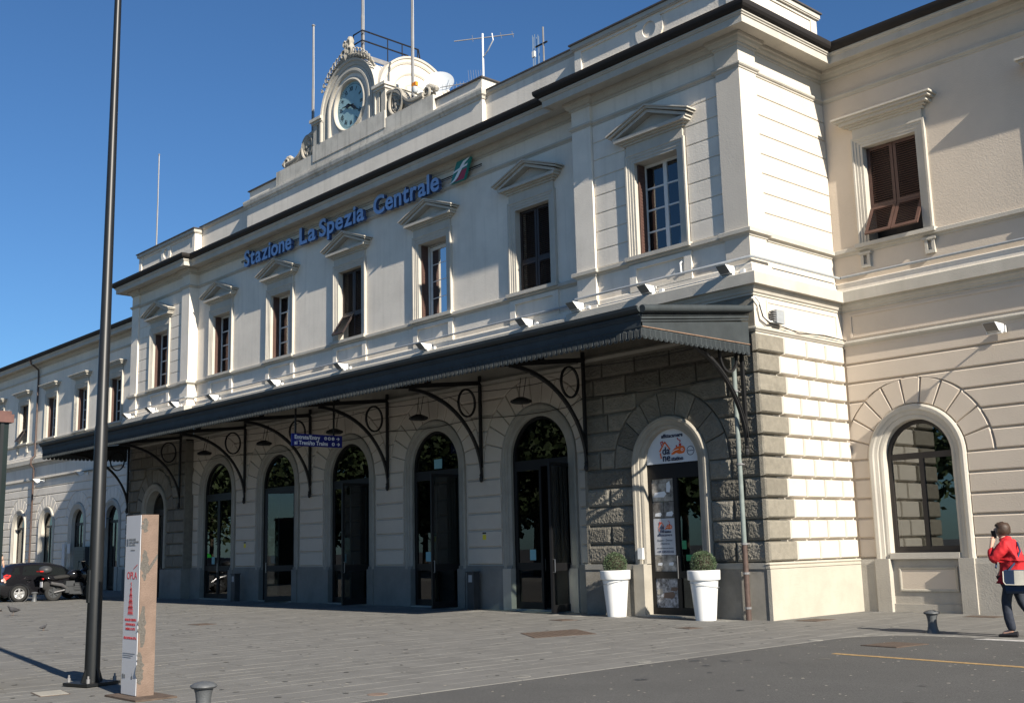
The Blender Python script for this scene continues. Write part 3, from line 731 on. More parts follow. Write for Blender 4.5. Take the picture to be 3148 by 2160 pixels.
for i in range(0, len(ed), 2):
    mb = MB(); mb.box(ed[i]+.004, ed[i+1]-.004, 19.235, 19.5, 0, 1.0); mb.box(ed[i]+.004, ed[i+1]-.004, 19.25, 19.5, 1.0, 1.10); P(mb, 'plinth', 'plinth_dark')
    for s, x in ((1, ed[i]), (-1, ed[i+1])):
        if x in (PL1, PR0): continue
        mb = MB(); mb.box(min(x-.004*s, x+s*.30), max(x-.004*s, x+s*.30), 19.20, 19.62, 0, 1.02); P(mb, 'jamb_base', 'plinth_grey' if i == 10 or (i == 8 and s == -1) else 'plinth_dark')
for s in (-1, 1):
    x = PAVC[1]+s*RS; mb = MB(); mb.box(min(x-.004*s, x+s*.30), max(x-.004*s, x+s*.30), YP-.085, 19.35, 0, 1.10); P(mb, 'jamb_base', 'surround_light')
for x0, x1, cs, m in ((XLE, PL0, WLC, 'plinth_grey'), (PR1, XRI, WRC, 'plinth_grey')):
    e = [x0]+[v for c in sorted(cs) for v in (c-RS, c+RS)]+[x1]
    for i in range(0, len(e), 2):
        mb = MB(); mb.box(e[i]+.002, e[i+1]-.002, YW-.06, YW+.4, 0, 1.0); P(mb, 'plinth', m)
        mb = MB(); mb.box(e[i]+.002, e[i+1]-.002, YW-.045, YW+.4, 1.0, 1.10); P(mb, 'plinth_moulding', 'trim')
        for s, x in ((1, e[i]), (-1, e[i+1])):
            if x in (x0, x1): continue
            mb = MB(); mb.box(min(x-.004*s, x+s*.32), max(x-.004*s, x+s*.32), YW-.10, YW+.42, 0, 1.11); P(mb, 'jamb_base', m)
# arch mouldings
pr_main = [(0, .30), (0, -.02), (.05, -.035), (.10, -.035), (.105, -.05), (.18, -.05), (.20, -.075), (.26, -.085), (.30, -.07), (.305, .02)]
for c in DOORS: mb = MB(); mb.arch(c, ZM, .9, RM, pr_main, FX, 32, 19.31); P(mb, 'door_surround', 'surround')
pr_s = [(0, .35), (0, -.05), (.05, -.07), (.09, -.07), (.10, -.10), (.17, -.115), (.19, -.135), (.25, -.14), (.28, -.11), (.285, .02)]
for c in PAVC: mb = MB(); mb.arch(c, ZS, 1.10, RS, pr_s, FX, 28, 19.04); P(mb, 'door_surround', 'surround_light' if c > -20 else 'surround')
pr_w = [(0, .35), (0, -.05), (.05, -.065), (.10, -.065), (.11, -.085), (.18, -.10), (.21, -.125), (.28, -.13), (.32, -.10), (.325, .02)]
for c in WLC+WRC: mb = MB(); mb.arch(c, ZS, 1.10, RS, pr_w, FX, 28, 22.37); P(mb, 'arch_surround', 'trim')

# ---- doors of the main front
YD = 19.41
LEAFW = RM-.06
def leafparts(parent, Mx, hinge_left=False, sticker=False):
    """a glazed door leaf, local x from 0 (hinge) to -LEAFW, z up"""
    z0, z1 = .03, 3.52; w = LEAFW
    mb = MB(); mb.prism(rect(-w, 0, z0, z1), -.03, .03, FX, [rect(-w+.075, -.075, .20, .98), rect(-w+.075, -.075, 1.16, z1-.075)])
    o = add('door_leaf', mb.mesh('door_leaf'), 'frame_black', parent, Mx)
    for a, b in ((.19, .99), (1.15, z1-.065)):
        mb = MB(); mb.box(-w+.07, -.07, -.004, .004, a, b); add('pane', mb.mesh('pane'), 'glass', parent, Mx)
    mb = MB(); mb.tube([(-w+.04, -.035, .95), (-w+.04, -.08, .95), (-w+.04, -.08, 1.25), (-w+.04, -.035, 1.25)], .012, 6); add('handle', mb.mesh('handle', True), 'chrome', parent, Mx)
    for z in (.25, 1.5, 3.1): mb = MB(); mb.box(-.01, .05, -.055, .0, z, z+.10); add('hinge', mb.mesh('hinge'), 'frame_black', parent, Mx)
for i, (c, ang) in enumerate(zip(DOORS, (0, 52, 86, 87, 104))):
    dr = add('door', None, None, B, Matrix.Translation((c, YD, 0)))
    mb = MB(); mb.prism(archpoly(c, 3.52, ZM, RM+.02), YD-.04, YD+.05, FX, [[(c-RM+.06, 3.70)]+[(c+RM-.06, 3.70)]+[(c+(RM-.07)*math.cos(PI*k/20), ZM+(RM-.07)*math.sin(PI*k/20)) for k in range(21)]])
    mb.box(c-RM-.02, c-RM+.05, YD-.04, YD+.05, 0, 3.52); mb.box(c+RM-.05, c+RM+.02, YD-.04, YD+.05, 0, 3.52)
    mb.obj('door_frame', 'frame_black', dr)
    mb = MB(); mb.prism([(c-RM+.05, 3.69), (c+RM-.05, 3.69)]+[(c+(RM-.06)*math.cos(PI*k/20), ZM+(RM-.06)*math.sin(PI*k/20)) for k in range(21)], YD, YD+.008); mb.obj('fanlight_pane', 'glass', dr)
    Mr = Matrix.Translation((c+RM-.055, YD-.02, 0)) @ Matrix.Rotation(math.radians(ang), 4, 'Z'); leafparts(dr, Mr)
    Ml = Matrix.Translation((c-RM+.055, YD-.02, 0)) @ Matrix.Rotation(PI, 4, 'Z'); leafparts(dr, Ml)
    mb = MB(); mb.box(c-.55 if i % 2 else c-.5, c-.28, YD-.027, YD-.026, 1.22, 1.48); mb.obj('notice', 'cyan', dr)
    if i == 3: mb = MB(); mb.box(c-.10, c+.24, YD-.052, YD-.042, 3.74, 4.0); mb.obj('notice', 'cyan', dr)
    mb = MB(); mb.box(c-RM+.01, c+RM-.01, 19.20, 19.75, -.01, .035); mb.obj('threshold', 'surround', dr)
# hall behind the doors
mb = MB(); mb.box(PL1, PR0, 27.0, 27.2, 0, 5.6); mb.box(PL1-.2, PL1, 19.8, 27, 0, 5.6); mb.box(PR0, PR0+.2, 19.8, 27, 0, 5.6); mb.box(PL1, PR0, 19.8, 27, 5.5, 5.7); P(mb, 'hall_wall', 'dark')
mb = MB(); mb.box(PL1, PR0, 19.76, 27, -.02, .02); P(mb, 'hall_floor', 'room')
# ---- left pavilion door
c = PAVC[0]; dr = add('door', None, None, B, Matrix.Translation((c, 19.3, 0)))
mb = MB(); mb.arch(c, ZS, 0, RS-.08, [(0, .06), (0, 0), (.09, 0), (.09, .06)], FX, 24, 19.30); mb.box(c-RS+.075, c+RS-.075, 19.305, 19.355, 3.1, ZS+.06); mb.box(c-.04, c+.04, 19.302, 19.358, 0, 3.12); mb.box(c-RS+.075, c+RS-.075, 19.304, 19.356, 0, .2); mb.obj('door_frame', 'frame_brown', dr)
mb = MB(); mb.prism(archpoly(c, 0, ZS, RS), 19.325, 19.333); mb.obj('pane', 'glass', dr)
mb = MB(); mb.box(c-1, c+1, 20.3, 20.35, 0, 4.2); mb.box(c-1.0, c-.95, 19.5, 20.3, 0, 4.2); mb.box(c+.95, c+1, 19.5, 20.3, 0, 4.2); mb.box(c-1, c+1, 19.5, 20.35, 4.2, 4.25); mb.obj('room_lining', 'dark', dr)
# ---- windows / doors in the wing arches
for c in WRC+WLC:
    right = c > -20; zb = 1.22 if right else 0.05; m = 'frame_brown' if right else ('frame_black' if WLC.index(c) % 2 else 'frame_brown'); yy = 22.50
    wn = add('arched_window' if right else 'arched_door', None, None, B, Matrix.Translation((c, yy, zb)))
    mb = MB(); zt = ZS+.02
    mb.arch(c, ZS, zb, RS-.09, [(0, .07), (0, 0), (.10, 0), (.10, .07)], FX, 24, yy); mb.box(c-RS+.085, c+RS-.085, yy+.005, yy+.065, zt-.075, zt+.055); mb.box(c-.05, c+.05, yy+.002, yy+.068, zb, zt-.07); mb.box(c-RS+.085, c+RS-.085, yy+.004, yy+.066, zb, zb+.14); mb.obj('frame', m, wn)
    for (a, b, d, e) in ((c-RS+.09, c-.04, zb+.13, zt-.07), (c+.04, c+RS-.09, zb+.13, zt-.07)): mb = MB(); mb.box(a, b, yy+.03, yy+.036, d, e); mb.obj('pane', 'glass_rw' if right else 'glass', wn)
    mb = MB(); mb.prism(archpoly(c, zt+.04, zt+.05, RS-.05, 16), yy+.03, yy+.036); mb.obj('pane', 'glass_rw' if right else 'glass', wn)
    mb = MB(); mb.box(c-1, c+1, yy+.7, yy+.75, 0, 4.2); mb.box(c-1.0, c-.95, yy+.08, yy+.7, 0, 4.2); mb.box(c+.95, c+1, yy+.08, yy+.7, 0, 4.2); mb.box(c-1, c+1, yy+.08, yy+.75, 4.2, 4.25); mb.obj('room_lining', 'dark', wn)
    if right:
        mb = MB(); mb.box(c-RS+.004, c+RS-.004, YW-.03, yy, 1.10, 1.225); mb.obj('sill', 'trim', wn)
        mb = MB(); mb.box(c-RS+.003, c+RS-.003, YW+.055, YW+.3, 0, 1.10); mb.obj('infill', 'plinth_grey', wn)
        mb = MB(); mb.frame(c-RS+.20, c+RS-.16, .48, .88, [(0, .03), (0, -.015), (.025, -.03), (.05, -.03), (.06, .03)], FX, YW+.055, bottom=True); mb.obj('panel_moulding', 'plinth_light', wn)
        mb = MB(); mb.box(c-RS+.2, c+RS-.16, YW+.046, YW+.2, .48, .88); mb.obj('panel', 'wing', wn)
        mb = MB(); mb.box(c-RS+.004, c+RS-.004, YW+.0, YW+.2, 0, .17); mb.obj('base', 'plinth_grey', wn)
# ------------------------------------------------------------------ parapets
def cap(mb, x0, x1, y0, y1, z): mb.box(x0-.07, x1+.07, y0-.07, y1+.07, z, z+.05)
for x0, x1 in ((PL0+.12, PL1-.02), (PR0+.02, PR1-.12)):
    c = (x0+x1)/2; y0 = 19.12
    mb = MB(); mb.box(x0, x1-.03, y0+.04, 22.4, 12.5, 13.80); par = P(mb, 'parapet', 'wall')
    zp0, zp1, zm = 13.22, 13.70, 13.46
    mb = MB(); mb.box(x0, x1, y0, y0+.05, 12.55, zp0); mb.box(x0, x1, y0, y0+.05, zp1, 13.77); mb.box(x0, x0+.22, y0, y0+.05, zp0, zp1); mb.box(x1-.22, x1, y0, y0+.05, zp0, zp1)
    aa = [(c+math.sqrt(.42**2-(z-zm)**2), z) for z in [zp0+(zp1-zp0)*q/12 for q in range(13)]]
    mb.prism(aa+[(2*c-u, v) for u, v in reversed(aa)], y0, y0+.05, FX, [circ(c, zm, .20, 28)]); P(mb, 'parapet_panelling', 'wall', parent=par)
    mb = MB(); mb.box(x1-.03, x1, y0+.05, 22.4, 12.55, zp0); mb.box(x1-.03, x1, y0+.05, 22.4, zp1, 13.77); mb.box(x1-.03, x1, y0+.05, y0+.28, zp0, zp1); mb.box(x1-.03, x1, 22.15, 22.4, zp0, zp1); P(mb, 'parapet_panelling', 'side' if x1 > -20 else 'wall', parent=par)
    mb = MB(); mb.box(x0-.05, x1+.05, y0-.05, 22.45, 13.77, 13.80); mb.box(x0-.07, x1+.07, y0-.07, 22.47, 13.80, 13.91); P(mb, 'parapet_coping', 'trim')
    mb = MB(); mb.box(x0-.11, x1+.11, y0-.11, 22.51, 13.91, 13.95); P(mb, 'coping_cap', 'cap')
# low parapet between, raised middle
mb = MB(); mb.box(PL1-.1, PR0+.1, 19.42, 20.0, 12.5, 13.92); P(mb, 'parapet', 'wall')
mb = MB(); mb.path([(0, 13.86), (.02, 13.90), (.06, 13.93), (.08, 14.0), (-.3, 14.0)], [(PL1-.1, 19.42), (PR0+.1, 19.42)]); P(mb, 'parapet_coping', 'trim')
mb = MB(); mb.path([(.10, 14.001), (.10, 14.045), (-.65, 14.06)], [(PL1-.1, 19.42), (PR0+.1, 19.42)]); P(mb, 'coping_cap', 'cap')
mb = MB(); mb.path([(-.05, 12.62), (.13, 12.63), (.13, 12.80), (.10, 12.81), (.10, 12.86), (.06, 12.87), (.06, 12.93), (-.05, 12.95)], [(PL1, 19.42), (PR0, 19.42)]); P(mb, 'parapet_base', 'trim')
H1 = 6.5
mb = MB(); mb.box(C0-H1, C0+H1, 19.28, 20.6, 12.5, 14.05); P(mb, 'attic_wall', 'wall')
mb = MB(); mb.path([(-.05, 13.78), (.03, 13.80), (.05, 13.86), (.10, 13.90), (.12, 14.0), (.12, 14.06), (-.05, 14.09)], [(C0-H1, 20.6), (C0-H1, 19.28), (C0+H1, 19.28), (C0+H1, 20.6)]); P(mb, 'attic_cornice', 'trim_dirty')
mb = MB(); mb.path([(-.05, 12.62), (.06, 12.63), (.06, 12.84), (.03, 12.87), (-.05, 12.95)], [(C0-H1, 20.6), (C0-H1, 19.28), (C0+H1, 19.28), (C0+H1, 20.6)]); P(mb, 'attic_base', 'trim')
mb = MB(); mb.box(C0-H1+.06, C0+H1-.06, 19.34, 20.55, 14.05, 14.44); P(mb, 'attic_block', 'wall')
mb = MB(); mb.box(C0-H1+.0, C0+H1-.0, 19.28, 20.6, 14.44, 14.48); P(mb, 'coping_cap', 'cap')
# plinth carrying the scrolls
mb = MB(); mb.box(C0-4.4, C0+4.4, 19.22, 20.5, 14.07, 14.60); P(mb, 'scroll_plinth', 'trim_dirty')
# ---- clock turret
TW, TY0, TY1, TZ, TR = 1.52, 19.30, 22.30, 15.64, 1.52
TYC = (TY0+TY1)/2
mb = MB(); mb.box(C0-2.04, C0+2.04, 19.20, TY1+.1, 14.3, 14.86); P(mb, 'turret_base', 'trim_dirty')
prof = [(C0-TW, 14.8), (C0+TW, 14.8)]+[(C0+TR*math.cos(PI*k/32), TZ+TR*math.sin(PI*k/32)) for k in range(33)]
ZC, RC = 15.70, .79
mb = MB(); mb.prism(prof, TY0, TY0+.22, FX, [circ(C0, ZC, RC+.04, 40)]); mb.prism(prof, TY0+.22, TY1)
arcf = [(TYC+1.48*math.cos(PI*k/32), TZ+1.48*math.sin(PI*k/32)) for k in range(33)]
mb.prism([(TYC-1.48, 14.8), (TYC+1.48, 14.8)]+arcf, -(C0+TW+.012), -(C0+.86), SXP); mb.prism([(TYC-1.48, 14.8), (TYC+1.48, 14.8)]+arcf, -(C0-.86), -(C0-TW-.012), SXP)
mb.prism([(19.56, 14.8), (TYC+1.47, 14.8)]+[(u, v-.004) for u, v in arcf if u > 19.56]+[(19.56, TZ+.74)], -(C0+.861), -(C0-.861), SXP)
tur = P(mb, 'clock_turret', 'wall')
mb = MB(); mb.arch(C0, TZ, 14.86, TR-.16, [(0, .02), (0, -.03), (.05, -.05), (.12, -.06), (.14, -.10), (.20, -.12), (.20, .05), (.20, .3)], FX, 36, TY0); P(mb, 'turret_arch_moulding', 'trim', parent=tur)
mb = MB(); mb.arch(C0, TZ+.06, 14.86, 1.06, [(0, .02), (0, -.04), (.05, -.075), (.12, -.075), (.15, -.03), (.22, -.03), (.23, .02)], FX, 32, TY0); P(mb, 'turret_inner_arch', 'trim', parent=tur)
ZAX = Matrix.Translation((C0, TY0, ZC)) @ Matrix.Rotation(PI/2, 4, 'X')
mb = MB(); mb.lathe([(RC-.005, -.08), (RC, .0), (RC+.015, .04), (RC+.05, .06), (RC+.09, .045), (RC+.10, .01), (RC+.14, .015), (RC+.15, .0)], (0, 0, 0), 48, ZAX, False); P(mb, 'clock_rim', 'trim', True, parent=tur)
mb = MB(); mb.lathe([(RC+.03, -.075), (RC+.03, -.06), (.001, -.06)], (0, 0, 0), 48, ZAX); ck = P(mb, 'clock_face', 'clockface', parent=tur)
def clockpt(r, a): return (C0+r*math.sin(a), TY0+.056, ZC+r*math.cos(a))
for k, t in enumerate(('XII', 'I', 'II', 'III', 'IIII', 'V', 'VI', 'VII', 'VIII', 'IX', 'X', 'XI')):
    a = 2*PI*k/12; me = textmesh(t, .20, .002, .004, 'CENTER')
    me.transform(Matrix.Translation((0, -.07, 0))); x, y, z = clockpt(.57, a)
    add('numeral', me, 'ink', tur, Matrix.Translation((x, y, z)) @ Matrix.Rotation(a, 4, 'Y') @ Matrix.Rotation(PI/2, 4, 'X') @ Matrix.Scale(.75, 4, (1, 0, 0)))
mb = MB()
for k in range(60):
    a = 2*PI*k/60; x, y, z = clockpt(.71, a); mb.box(-.012, .012, -.002, .002, -.014, .014, Matrix.Translation((x, y, z)) @ Matrix.Rotation(a, 4, 'Y'))
mb.obj('minute_track', 'ink', tur)
for a, ln, wd in ((math.radians(-83), .46, .05), (math.radians(122), .60, .04)):
    mb = MB(); mb.prism([(-wd*.7, -.16), (wd*.7, -.16), (wd*.5, 0), (wd*1.5, ln*.42), (wd*.5, ln*.6), (.006, ln), (-.006, ln), (-wd*.5, ln*.6), (-wd*1.5, ln*.42), (-wd*.5, 0)], -.006, .006)
    add('clock_hand', mb.mesh('clock_hand'), 'ink', tur, Matrix.Translation((C0, TY0+.03, ZC)) @ Matrix.Rotation(a, 4, 'Y'))
# right face of the turret: arch mouldings and relief
TX = C0+TW+.012
for r, pf in ((1.30, [(0, .02), (0, -.03), (.06, -.06), (.14, -.06), (.16, -.10), (.22, -.12), (.22, .2)]), (.93, [(0, .02), (0, -.02), (.05, -.05), (.10, -.05), (.14, .02)]), (.60, [(0, .02), (0, -.015), (.04, -.03), (.07, .02)])):
    mb = MB(); mb.arch(TYC, TZ, 14.9, r, pf, SXP, 32, -TX); P(mb, 'turret_arch_moulding', 'side', parent=tur)
mb = MB()
for k in range(26):
    a = random.uniform(.1, PI-.1); r = random.uniform(.05, .5); mb.lathe([(.001, .035), (.05, .025), (.075, 0)], (TX, TYC+r*math.cos(a), TZ+.02+r*math.sin(a)), 7, Matrix.Rotation(PI/2, 4, 'Y') @ Matrix.Scale(random.uniform(.6, 1.5), 4, (1, 0, 0)))
P(mb, 'turret_relief', 'side', True, parent=tur)
# side piers with caps
for s in (-1, 1):
    for (a, b) in ((TW+.03, TW+.20), (TW+.30, TW+.52)):
        mb = MB(); x0, x1 = sorted((C0+s*a, C0+s*b)); mb.box(x0, x1, 19.23, 19.55, 14.86, 15.56); P(mb, 'turret_pier', 'trim', parent=tur)
    mb = MB(); x0, x1 = sorted((C0+s*(TW-.05), C0+s*(TW+.5))); mb.box(x0, x1, 19.33, 21.6, 14.86, 15.56); P(mb, 'turret_buttress', 'wall', parent=tur)
    mb = MB()
    for e, z0, z1 in ((.0, 15.55, 15.60), (.05, 15.60, 15.68), (.10, 15.68, 15.78)):
        x0, x1 = sorted((C0+s*(TW-.06), C0+s*(TW+.52+e))); mb.box(x0, x1, 19.22-e, 21.6, z0, z1)
    P(mb, 'turret_cap', 'trim_dirty', parent=tur)
# carved crest over the clock
mb = MB()
def leafblob(mb, x, y, z, r, sx=1, sz=1, n=8):
    mb.lathe([(.001, -r), (r*.6, -r*.8), (r, 0), (r*.6, r*.8), (.001, r)], (x, y, z), n, Matrix.Scale(sx, 4, (1, 0, 0)) @ Matrix.Scale(sz, 4, (0, 0, 1)))
def spiral(mb, x, z, r0, turns, sgn, y, tr, start=0., n=30):
    pts = []; rs = []
    for k in range(n+1):
        t = k/n; a = start+sgn*turns*2*PI*t; r = r0*(1-.86*t); pts.append((x+r*math.cos(a), y, z+r*math.sin(a))); rs.append(tr*(1-.5*t))
    mb.tube(pts, rs, 6)
for s in (-1, 1):
    for k in range(9):
        a = PI/2+s*(.10+.11*k); r = TR+.16; h = .21*(1-k/12)
        leafblob(mb, C0+r*math.cos(a), TY0-.02, TZ+r*math.sin(a), h*.75, 1.1, 1.0)
        spiral(mb, C0+(r+.05)*math.cos(a), TZ+(r+.05)*math.sin(a), h*.9, 1.3, s, TY0-.11, .025, PI/2)
for k in range(6): leafblob(mb, C0+(k % 2-.5)*.13, TY0-.02, TZ+TR+.20+k*.10, .17-.008*k, 1, 1.3)
for s in (-1, 1):
    spiral(mb, C0+s*.15, TZ+TR+.30, .16, 1.5, s, TY0-.13, .035, -PI/2); spiral(mb, C0+s*.09, TZ+TR+.60, .12, 1.4, -s, TY0-.12, .03, PI/2)
P(mb, 'carved_crest', 'ornament', True, parent=tur)
# volute scrolls either side
for s in (-1, 1):
    def X(d): return C0+s*d
    sw = []
    for k in range(21):
        t = k/20; d = 2.08+t*1.75
        z = 15.42-.66*(1/(1+math.exp(-(t-.42)*11)))-.02*math.sin(t*PI)
        sw.append((d, z))
    base = 14.58
    mb = MB(); mb.prism([(X(2.06), base)]+[(X(d), z-.05) for d, z in sw]+[(X(3.85), base)], 19.36, 19.60); P(mb, 'scroll', 'ornament')
    mb = MB()
    for off, tr, yy in ((.02, .08, 19.33), (-.09, .04, 19.32), (-.16, .03, 19.33)):
        mb.tube([(X(d), yy, z+off) for d, z in sw], tr, 7); mb.tube([(X(d), 19.60, z+off) for d, z in sw], tr, 6)
    for k in range(20): d, z = sw[k]; leafblob(mb, X(d+.03), 19.47, z+.01, .075, 1, .7, 6)
    spiral(mb, X(3.93), 14.86, .20, 1.7, s, 19.36, .05, PI if s > 0 else 0.0)
    spiral(mb, X(3.93), 14.86, .20, 1.7, s, 19.52, .05, PI if s > 0 else 0.0)
    for k in range(6): leafblob(mb, X(3.80+.09*k), 19.46, 15.06-.05*abs(k-1.5), .10, 1.1, 1, 7)
    P(mb, 'scroll_rope', 'ornament', True)
    mb = MB()
    ov = [(X(2.50)+.34*math.cos(2*PI*k/28), 19.30, 15.0+.40*math.sin(2*PI*k/28)) for k in range(28)]
    mb.tube(ov, .05, 7, True); mb.tube([(X(2.50)+.23*math.cos(2*PI*k/28), 19.33, 14.99+.30*math.sin(2*PI*k/28)) for k in range(28)], .022, 6, True)
    for k in range(16): leafblob(mb, X(2.50)+random.uniform(-.14, .14), 19.34, 14.99+random.uniform(-.22, .22), random.uniform(.035, .07), 1, 1.2, 6)
    P(mb, 'medallion', 'ornament', True)

# ------------------------------------------------------------------ entrance canopy
CY, CX0, CX1 = 15.52, -43.68, -13.33
K = thing('entrance_canopy', (C0, 17.2, 5.3), 'long dark zinc canopy with scalloped valance over the station doors', 'canopy')
def PK(mb, name, m, smooth=False, label=None): return mb.obj(name, m, K, smooth, label)
mb = MB(); mb.path([(0, 5.83), (0, 5.87), (-3.8, 6.37), (-3.8, 6.33)], [(CX0+.06, CY), (CX1-.06, CY)]); PK(mb, 'canopy_roof', 'canopy')
gp = [(.02, 5.80)]+[(.02+.085*(1-math.cos(PI*k/8)) , 5.89-.09*math.sin(PI*k/8)) for k in range(9)][1:]+[(.175, 5.90), (.03, 5.885)]
mb = MB(); mb.path([(.0, 5.77), (.05, 5.78), (.10, 5.80), (.135, 5.84), (.145, 5.90), (.12, 5.905), (.09, 5.86), (0, 5.86)], [(CX0, CY), (CX1, CY)]); PK(mb, 'canopy_gutter', 'canopy')
mb = MB(); mb.path([(-.02, 5.52), (0, 5.52), (0, 5.665), (.015, 5.67), (.015, 5.69), (.03, 5.70), (.03, 5.725), (.045, 5.73), (.045, 5.755), (.02, 5.77), (-.02, 5.77)], [(CX0+.02, CY), (CX1-.02, CY)]); PK(mb, 'canopy_fascia', 'canopy')
def valance(mb, P0, P1, ztop, zbot, out):
    P0, P1 = Vector(P0), Vector(P1); L = (P1-P0).length; d = (P1-P0)/L; n = int(L/.146); st = L/n; r = st/2*.92; o = Vector(out)
    for k in range(n):
        c = P0+d*(k+.5)*st; zc = zbot+r
        pts = [c+d*(-st/2), c+d*(st/2)]
        ring = [(-st/2, ztop), (st/2, ztop), (st/2, zc+.02)]+[(r*math.cos(-PI*q/6), zc+r*math.sin(-PI*q/6)) for q in range(7)]+[(-st/2, zc+.02)]
        for sgn in (0, 1):
            bs = len(mb.v); mb.v += [tuple((c+d*u-o*(.008*sgn))[:2])+(z,) for u, z in ring]; mb.f.append([bs+i for i in range(len(ring))])
        # raised bead outlining each tongue
        for rr, zt in ((r*.86, ztop-.03), (r*.42, ztop-.05)):
            path = [(-rr, zt)]+[(-rr*math.cos(PI*q/5), zc-rr*math.sin(PI*q/5)) for q in range(6)]+[(rr, zt)]
            rings = []
            for u, z in path:
                q = c+d*u
                rings.append([tuple((q+o*.002)[:2])+(z,), tuple((q+d*.006+o*.012)[:2])+(z-.004,), tuple((q+d*.012+o*.002)[:2])+(z-.008,)])
            mb.loft(rings, False)
mb = MB(); valance(mb, (CX0+.02, CY, 0), (CX1-.02, CY, 0), 5.525, 5.29, (0, -1, 0)); PK(mb, 'valance', 'canopy')
mb = MB(); mb.box(CX0+.02, CX1-.02, CY-.012, CY+.0, 5.515, 5.535); PK(mb, 'valance_rail', 'canopy')
for x, s in ((CX1, 1), (CX0, -1)):
    ya, yb = CY, 18.86; out = (s, 0, 0); mp = (lambda u, v, w: (x-s*w, u, v))
    mb = MB(); mb.prism([(ya, 5.52), (yb, 5.52), (yb, 6.0), (ya, 5.60)], .02, .035, mp); PK(mb, 'gable_plate', 'canopy')
    mb = MB(); valance(mb, (x-.02*s, ya, 0), (x-.02*s, yb, 0), 5.525, 5.29, out); PK(mb, 'valance', 'canopy')
    mb = MB(); mb.box(min(x-.02*s, x-.0*s), max(x-.02*s, x), ya, yb, 5.515, 5.533); PK(mb, 'valance_rail', 'canopy_rust')
    k = (6.30-5.88)/(yb-ya)
    for off, p, h in ((-.26, .012, .03), (-.21, .022, .045), (-.15, .03, .02), (-.115, .045, .03)):
        mb = MB(); mb.prism([(ya-.02, 5.87+off), (yb, 5.87+off+k*(yb-ya)), (yb, 5.87+off+h+k*(yb-ya)), (ya-.02, 5.87+off+h)], -p+.02, .03, mp); PK(mb, 'gable_moulding', 'canopy')
    mb = MB(); pts = [(x+s*.06, ya-.06+(yb+.05-ya)*q/10, 5.84+k*(yb-ya)*q/10) for q in range(11)]; mb.tube(pts, .075, 10); PK(mb, 'gable_gutter', 'canopy', True)
# underside: boarding, purlins
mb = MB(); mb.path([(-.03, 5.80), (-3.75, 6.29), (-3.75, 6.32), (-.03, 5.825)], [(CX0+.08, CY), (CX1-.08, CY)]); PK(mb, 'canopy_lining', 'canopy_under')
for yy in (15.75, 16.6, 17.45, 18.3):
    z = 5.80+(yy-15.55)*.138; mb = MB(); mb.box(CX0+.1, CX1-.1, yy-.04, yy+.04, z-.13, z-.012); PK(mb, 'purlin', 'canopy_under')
def ribbon(mb, pts, wd, x0, x1):
    P_ = [Vector(p) for p in pts]; L = []; R = []
    for i, p in enumerate(P_):
        a = P_[max(i-1, 0)]; b = P_[min(i+1, len(P_)-1)]; t = (b-a).normalized(); n = Vector((-t.y, t.x))
        w_ = wd[i] if isinstance(wd, (list, tuple)) else wd; L.append(p+n*w_/2); R.append(p-n*w_/2)
    rings = [[(x0, l.x, l.y), (x1, l.x, l.y), (x1, r.x, r.y), (x0, r.x, r.y)] for l, r in zip(L, R)]; mb.loft(rings)
bx = [C0+D*k for k in (-2.5, -1.5, -.5, .5, 1.5, 2.5)]; bx = [CX0+.22]+bx+[CX1-.22]
for x in bx:
    yw = 19.24 if PL1+.3 < x < PR0-.3 else 18.88
    br = add('bracket', None, None, K, Matrix.Translation((x, yw, 3.3)))
    mb = MB(); ribbon(mb, [(yw-.04, 3.62), (yw-.04, 6.05)], .065, x-.035, x+.035); ribbon(mb, [(yw-.05, 5.86), (16.2, 5.52)], .11, x-.04, x+.04); mb.obj('bracket_frame', 'iron', br)
    mb = MB(); arc = [(yw-.03-2.35*(1-math.cos(t*PI/2*1.0)), 3.36+2.16*math.sin(t*PI/2)) for t in [q/18 for q in range(19)]]
    ribbon(mb, arc, [.035+.045*min(1, q/9) for q in range(19)], x-.035, x+.035); ribbon(mb, [(a+.05, b-.05) for a, b in arc[3:16]], .025, x-.05, x+.05); mb.obj('bracket_brace', 'iron', br)
    mb = MB(); cy, cz, r = yw-.50, 5.30, .36; ribbon(mb, [(cy+r*.78*math.cos(2*PI*q/24), cz+r*math.sin(2*PI*q/24)) for q in range(25)], .045, x-.025, x+.025); mb.obj('bracket_ring', 'iron', br)
    mb = MB(); mb.lathe([(.02, -.1), (.05, -.06), (.055, 0), (.035, .06), (.05, .09), (.03, .12)], (x, yw-.05, 3.34), 10); mb.obj('bracket_boss', 'iron', br)
    for yy in (17.45, 16.6):
        mb = MB(); z = 5.80+(yy-15.55)*.138; mb.box(x-.07, x+.07, yy-.06, yy+.06, z-.36, z-.02); mb.obj('bracket_strut', 'iron', br)

for z0, yy in ((4.95, 19.20), (5.62, 18.9)):
    mb = MB(); pts = []
    for i in range(len(bx)-1):
        xa, xb = bx[i], bx[i+1]; pts += [(xa+(xb-xa)*q/5, yy-(.35 if xa < PL1 or xb > PR0+.5 else 0), z0-.09*math.sin(PI*q/5)+.03*math.sin(i*2.3)) for q in range(5)]
    mb.tube(pts, .010, 5); PK(mb, 'cable', 'iron')

